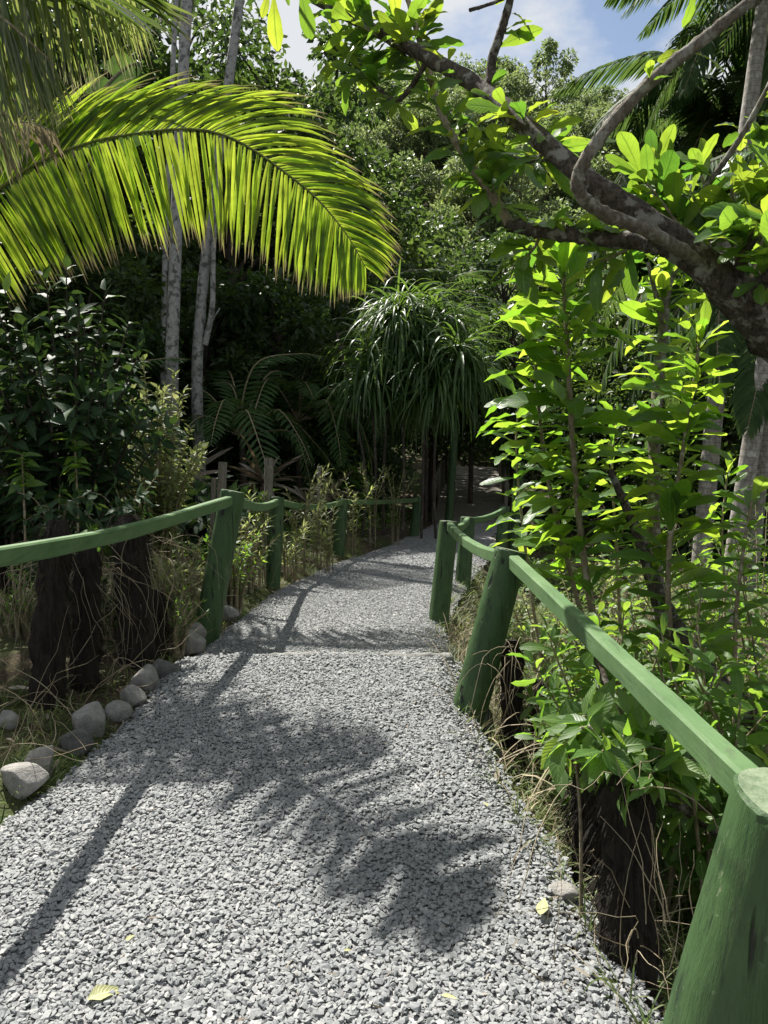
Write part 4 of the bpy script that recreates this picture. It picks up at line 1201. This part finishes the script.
TR = [  # px, z, H, R, base_h, leaves, leaf size, label
    (-60, 13.0, 8.0, 2.2, 1.0, 9000, .20, 'dark leafy tree filling the far left behind the coconut fronds'), (30, 16.0, 9.5, 2.6, .8, 11000, .22, 'dark tree behind the banana leaf'), (130, 18.5, 11.5, 2.8, 1.0, 12000, .22, 'tall dark forest tree behind the white trunks'),
    (235, 17.5, 9.0, 2.5, .8, 12000, .20, 'dark forest tree right of the white trunks behind the sunlit frond'), (300, 20.5, 11.5, 3.0, 1.0, 12000, .22, 'dark forest tree behind the tip of the sunlit frond'), (350, 24.0, 9.5, 2.8, .8, 11000, .24, 'forest tree behind the shade palms near the centre'),
    (388, 29.5, 9.0, 2.8, .6, 11000, .26, 'forest tree deep behind the left side of the strap leaf clump'), (500, 33.0, 9.2, 3.0, .8, 10000, .26, 'forest tree beyond the far end of the boardwalk'), (180, 24.0, 14.0, 3.4, 2.0, 11000, .26, 'tallest dark tree deep in the forest on the left'),
    (60, 22.0, 14.0, 3.4, 2.0, 11000, .26, 'tall dark tree deep in the forest behind the banana leaf'), (-70, 20.0, 13.0, 3.2, 1.0, 10000, .26, 'tall dark tree at the far left edge of the forest'),
    (560, 24.5, 6.2, 2.2, .9, 10000, .2, 'dark leafy tree behind the leftmost sapling right of the boardwalk'), (610, 22.0, 5.6, 2.2, .4, 9000, .2, 'dark leafy tree behind the saplings below the shaggy palm'), (680, 19.0, 4.9, 2.0, .3, 9000, .18, 'dark leafy tree behind the knobbly sapling and palm trunks'),
    (760, 17.0, 5.0, 2.2, .3, 9000, .2, 'dark leafy tree at the right edge behind the grey palms'), (512, 19.5, 5.4, 1.5, 1.9, 7000, .16, 'shady tree right of the boardwalk entrance'), (432, 21.0, 5.0, 1.4, 1.7, 6000, .16, 'shady tree close left of the boardwalk'),
    (280, 15.5, 4.6, 1.6, .4, 8000, .16, 'small dark understorey tree under the sunlit frond'), (215, 15.0, 4.4, 1.5, .3, 8000, .16, 'small dark understorey tree between the white trunks and the bromeliad'), (345, 16.8, 4.0, 1.3, .3, 7000, .15, 'small dark understorey tree left of the strap leaf clump'),
    (95, 13.5, 4.4, 1.5, .3, 8000, .16, 'small dark understorey tree between glossy shrub and white trunks'),
]
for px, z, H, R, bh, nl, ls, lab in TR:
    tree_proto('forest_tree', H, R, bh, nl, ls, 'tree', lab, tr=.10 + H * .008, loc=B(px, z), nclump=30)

# trees on the far hill: four of them built, the rest copied
protos = [tree_proto('hillside_tree', 6.0 + k, 3.0, 1.0, 3400, .42, 'hill', 'small sunlit green tree on the distant hillside', group='trees on the far hillside', loc=(0, 0, 0), nclump=22) for k in range(4)]
k = 0
for row, yy in enumerate((36, 42, 49, 56, 63, 71, 79, 87, 96, 106, 116)):
    for x in np.arange(-.32 * yy, .58 * yy, 3.7):
        xx, y2 = x + NRM(.9), yy + NRM(1.6)
        if yy < 45 and xx < 1: continue
        loc = (xx, y2, float(gz(xx, y2)) - .2); sc = U(.75, 1.15)
        if k < 4:
            protos[k].location = loc; protos[k].rotation_euler.z = U(0, 6)
        else:
            dup(protos[k % 4], loc, U(0, 6.28), (sc, sc, sc * U(.85, 1.15)))
        k += 1

# ------------------------------------------------------------------ black tree fern stumps with dry creepers
def stump(px, py, tx, ty, w, label, zoff=0.0, z=None):
    b = None
    for zz in np.arange(1.0, 20, .01):
        p = W(px, py, zz)
        if p[2] < gz(p[0], p[1]): b = p; break
    d = zz if z is None else z
    if z is not None: b = W(px, py, z)
    tp = W(tx, ty, d + .02); r = w / F * d / 2
    m = MB(); n = 20; pts = np.linspace(b - nrm(tp - b) * .15, tp, n)
    tube(m, pts, r * np.interp(np.linspace(0, 1, n), [0, .2, .6, .9, 1], [1.1, .95, .86, .88, .45]), 28, rough=.13)
    # loose root fibres standing off the trunk
    k = 520; t = rng.random(k) ** .9; a = U(0, 6.28, k)
    P = b + (tp - b) * t[:, None] + np.stack([np.cos(a), np.sin(a), np.zeros(k)], -1) * r * 1.0
    ribbons(m, P, np.stack([np.cos(a), np.sin(a), -.8 + 0 * a], -1), U(.03, .10, k), .004, 1.4, 3, .2)
    o = m.build('tree_fern_stump', BARK['fern'], loc=b); return tag(o, label, 'stump')


stump(46, 705, 58, 520, 34, 'thick black fern stump at the left below the rail')
stump(84, 688, 88, 545, 28, 'black fern stump in the middle of the left group')
stump(138, 662, 128, 515, 36, 'tallest black fern stump right of the left group, seen below the rail')
stump(152, 655, 158, 590, 26, 'short black fern stump tucked beside the tallest one')
stump(628, 955, 624, 770, 56, 'fat black fern stump beside the big near post', z=2.05)
stump(588, 872, 584, 772, 30, 'slim black fern stump behind the thin stalk', z=2.6)
stump(512, 760, 512, 640, 24, 'black fern stump right of the leaning post', z=3.7)
stump(535, 770, 540, 680, 20, 'thin black fern stump in the dry grass', z=3.9)

# ------------------------------------------------------------------ loose growth that nobody could count
def off_path(n, x0, x1, y0, y1):
    x = U(x0, x1, n); y = U(y0, y1, n)
    k = (x < XL(y) + .02) | (x > XR(y) - .02)
    return x[k], y[k]


mb = MB()
# left verge
x, y = off_path(30000, -3.0, -.3, 1.6, 12)
dd = XL(y) - x
k = (dd > -.05) & (dd < .9 * (wob(x, y, .9) * .5 + .75)); x, y = x[k], y[k]
n = len(x); a = U(0, 6.28, n); P = np.stack([x, y, gz(x, y) - .005], -1)
ribbons(mb, P, np.stack([np.cos(a) * .6, np.sin(a) * .6, U(.5, 1.2, n)], -1), U(.04, .12, n), U(.003, .006, n), 1.2, 4, .3)
# right bank
x, y = off_path(48000, .2, 3.5, 1.2, 9)
dd = x - XR(y); k = (dd > -.04) & (dd < 1.6) & (rng.random(len(x)) < .75); x, y = x[k], y[k]
n = len(x); a = U(0, 6.28, n); P = np.stack([x, y, gz(x, y) - .005], -1)
ribbons(mb, P, np.stack([np.cos(a) * .6, np.sin(a) * .6, U(.4, 1.2, n)], -1), U(.05, .20, n), U(.003, .006, n), 1.3, 4, .3)
tag(mb.build('grass', LEAF['grass']), kind='stuff')

# dry stems and creepers tangled on both banks
mb = MB()


def creep(P0, D0, L, nst, r, gravity, wig):
    p = np.array(P0, float); d = nrm(D0); pts = [p]
    for _ in range(nst):
        d = nrm(d + rng.normal(0, wig, 3) + np.array([0, 0, gravity])); p = p + d * L / nst; pts.append(p)
    tube(mb, pts, np.linspace(r, r * .4, len(pts)), 4, cap=False, tint=rng.random())


for _ in range(170):
    y = U(1.3, 7.5); x = XR(y) + abs(NRM(.28)) + .03
    a = U(0, 6.28); creep((x, y, float(gz(x, y))), (cos(a) * .7, sin(a) * .7, U(.4, 1.3)), U(.15, .5), 8, U(.001, .0022), -.10, .2)
for _ in range(260):
    y = U(2.6, 10); x = XL(y) - abs(NRM(.35)) - .10
    a = U(0, 6.28); creep((x, y, float(gz(x, y))), (cos(a) * .7, sin(a) * .7, U(.4, 1.3)), U(.15, .65), 8, U(.0014, .003), -.08, .24)
for px, py, z, n in ((60, 560, 3.9, 34), (130, 545, 4.4, 40), (95, 575, 4.1, 24), (622, 785, 1.95, 4), (586, 775, 2.45, 5), (512, 650, 3.6, 16), (540, 670, 3.7, 14)):
    for _ in range(n):
        creep(W(px + NRM(18), py + NRM(10), z - U(0, .15)), (NRM(.5), NRM(.5) - .2, .2), U(.3, .75), 12, U(.001, .0022), -.28, .2)
for _ in range(26):   # a pale loose stalks beside the near stump
    creep(W(650 + NRM(30), 960 + NRM(40), 1.85 + NRM(.08)), (NRM(.4), NRM(.4), 1), U(.2, .5), 9, U(.001, .002), -.05, .18)
n = 700; y = U(2.2, 6.2, n); x = XR(y) + np.abs(NRM(.30, n)) + .02; a = U(0, 6.28, n)
ribbons(mb, np.stack([x, y, gz(x, y)], -1), np.stack([np.cos(a) * .7, np.sin(a) * .7, U(.5, 1.4, n)], -1), U(.12, .42, n), U(.003, .006, n), U(.3, 1.6, n), 5, .2)
tag(mb.build('dry_undergrowth', LEAF['straw']), kind='stuff')

mb = MB()
x, y = off_path(9000, -7, 6, .8, 16); n = len(x); a = U(0, 6.28, n)
leaves(mb, np.stack([x, y, gz(x, y) + .012], -1), np.stack([np.cos(a), np.sin(a), NRM(.25, n)], -1), U(.04, .13, n), LANC, jit=.35)
n = 420; y = U(1.5, 9, n); u = rng.beta(.5, .5, n); x = XL(y) + (XR(y) - XL(y)) * u; a = U(0, 6.28, n)
leaves(mb, np.stack([x, y, pathz(y) + .018], -1), np.stack([np.cos(a), np.sin(a), NRM(.2, n)], -1), U(.012, .034, n), LANC, jit=.3)
tag(mb.build('leaf_litter', LEAF['dead']), kind='stuff')

# low green ground cover over the forest floor
mb = MB()
x, y = off_path(26000, -9, 9, 4.5, 18); k = (wob(x, y, .5) > -.2) & ((XL(y) - x > .45) | (x - XR(y) > .35)); x, y = x[k], y[k]; n = len(x); a = U(0, 6.28, n)
leaves(mb, np.stack([x, y, gz(x, y) + U(.02, .22, n)], -1), np.stack([np.cos(a), np.sin(a), NRM(.35, n) + .2], -1), U(.05, .12, n), OVAT, jit=.4)
tag(mb.build('ground_cover_foliage', LEAF['under']), kind='stuff')

# ------------------------------------------------------------------ sky and sun
wd = bpy.data.worlds.new('World'); SC.world = wd; wd.use_nodes = True
nt = wd.node_tree; nt.nodes.clear()
out = nt.nodes.new('ShaderNodeOutputWorld'); bg = nt.nodes.new('ShaderNodeBackground'); sky = nt.nodes.new('ShaderNodeTexSky')
sky.sky_type = 'NISHITA'; sky.sun_disc = False
ELEV = math.asin(SUN[2]); AZ = math.atan2(SUN[0], SUN[1])
sky.sun_elevation = ELEV; sky.sun_rotation = AZ % (2 * pi)
sky.air_density = 1.0; sky.dust_density = 1.2; sky.ozone_density = 1.0
tc = nt.nodes.new('ShaderNodeTexCoord'); mp = nt.nodes.new('ShaderNodeMapping'); mp.inputs['Scale'].default_value = (1, 1, 2.0)
nz = nt.nodes.new('ShaderNodeTexNoise'); nz.inputs['Scale'].default_value = 3.6; nz.inputs['Detail'].default_value = 8; nz.inputs['Roughness'].default_value = .58
rp = nt.nodes.new('ShaderNodeValToRGB'); rp.color_ramp.elements[0].position = .37; rp.color_ramp.elements[1].position = .52
mx = nt.nodes.new('ShaderNodeMix'); mx.data_type = 'RGBA'; mx.inputs[7].default_value = (6.6, 6.8, 7.1, 1)
L = nt.links.new
L(tc.outputs['Generated'], mp.inputs[0]); L(mp.outputs[0], nz.inputs['Vector']); L(nz.outputs['Fac'], rp.inputs[0])
L(rp.outputs[0], mx.inputs[0]); L(sky.outputs[0], mx.inputs[6]); L(mx.outputs[2], bg.inputs[0]); L(bg.outputs[0], out.inputs[0])
bg.inputs[1].default_value = .05

sl = bpy.data.lights.new('sun', 'SUN'); sl.energy = 5.0; sl.angle = radians(.53); sl.color = (1, .955, .88)
so = bpy.data.objects.new('sun', sl); COL.objects.link(so)
from mathutils import Vector
so.rotation_euler = Vector(-SUN).to_track_quat('-Z', 'Y').to_euler(); so.location = (0, 0, 30)

# ------------------------------------------------------------------ camera and output
cam = bpy.data.cameras.new('camera'); co = bpy.data.objects.new('camera', cam); COL.objects.link(co)
cam.sensor_fit = 'VERTICAL'; cam.sensor_height = 36; cam.lens = F / 1024 * 36; cam.clip_start = .05; cam.clip_end = 2000
co.location = EYE; co.rotation_euler = (radians(90) - PITCH, 0, 0)
SC.camera = co
vs = SC.view_settings; SC.display_settings.display_device = 'sRGB'
vs.view_transform = 'Standard'; vs.look = 'None'; vs.exposure = 1.25; vs.gamma = 1; vs.use_curve_mapping = False
SC.render.engine = 'CYCLES'
cy = SC.cycles
cy.max_bounces = 7; cy.diffuse_bounces = 4; cy.glossy_bounces = 2; cy.transmission_bounces = 4; cy.transparent_max_bounces = 4; cy.use_denoising = True
cy.caustics_reflective = False; cy.caustics_refractive = False
for o in list(bpy.data.objects):
    if '_o' in o: del o['_o']
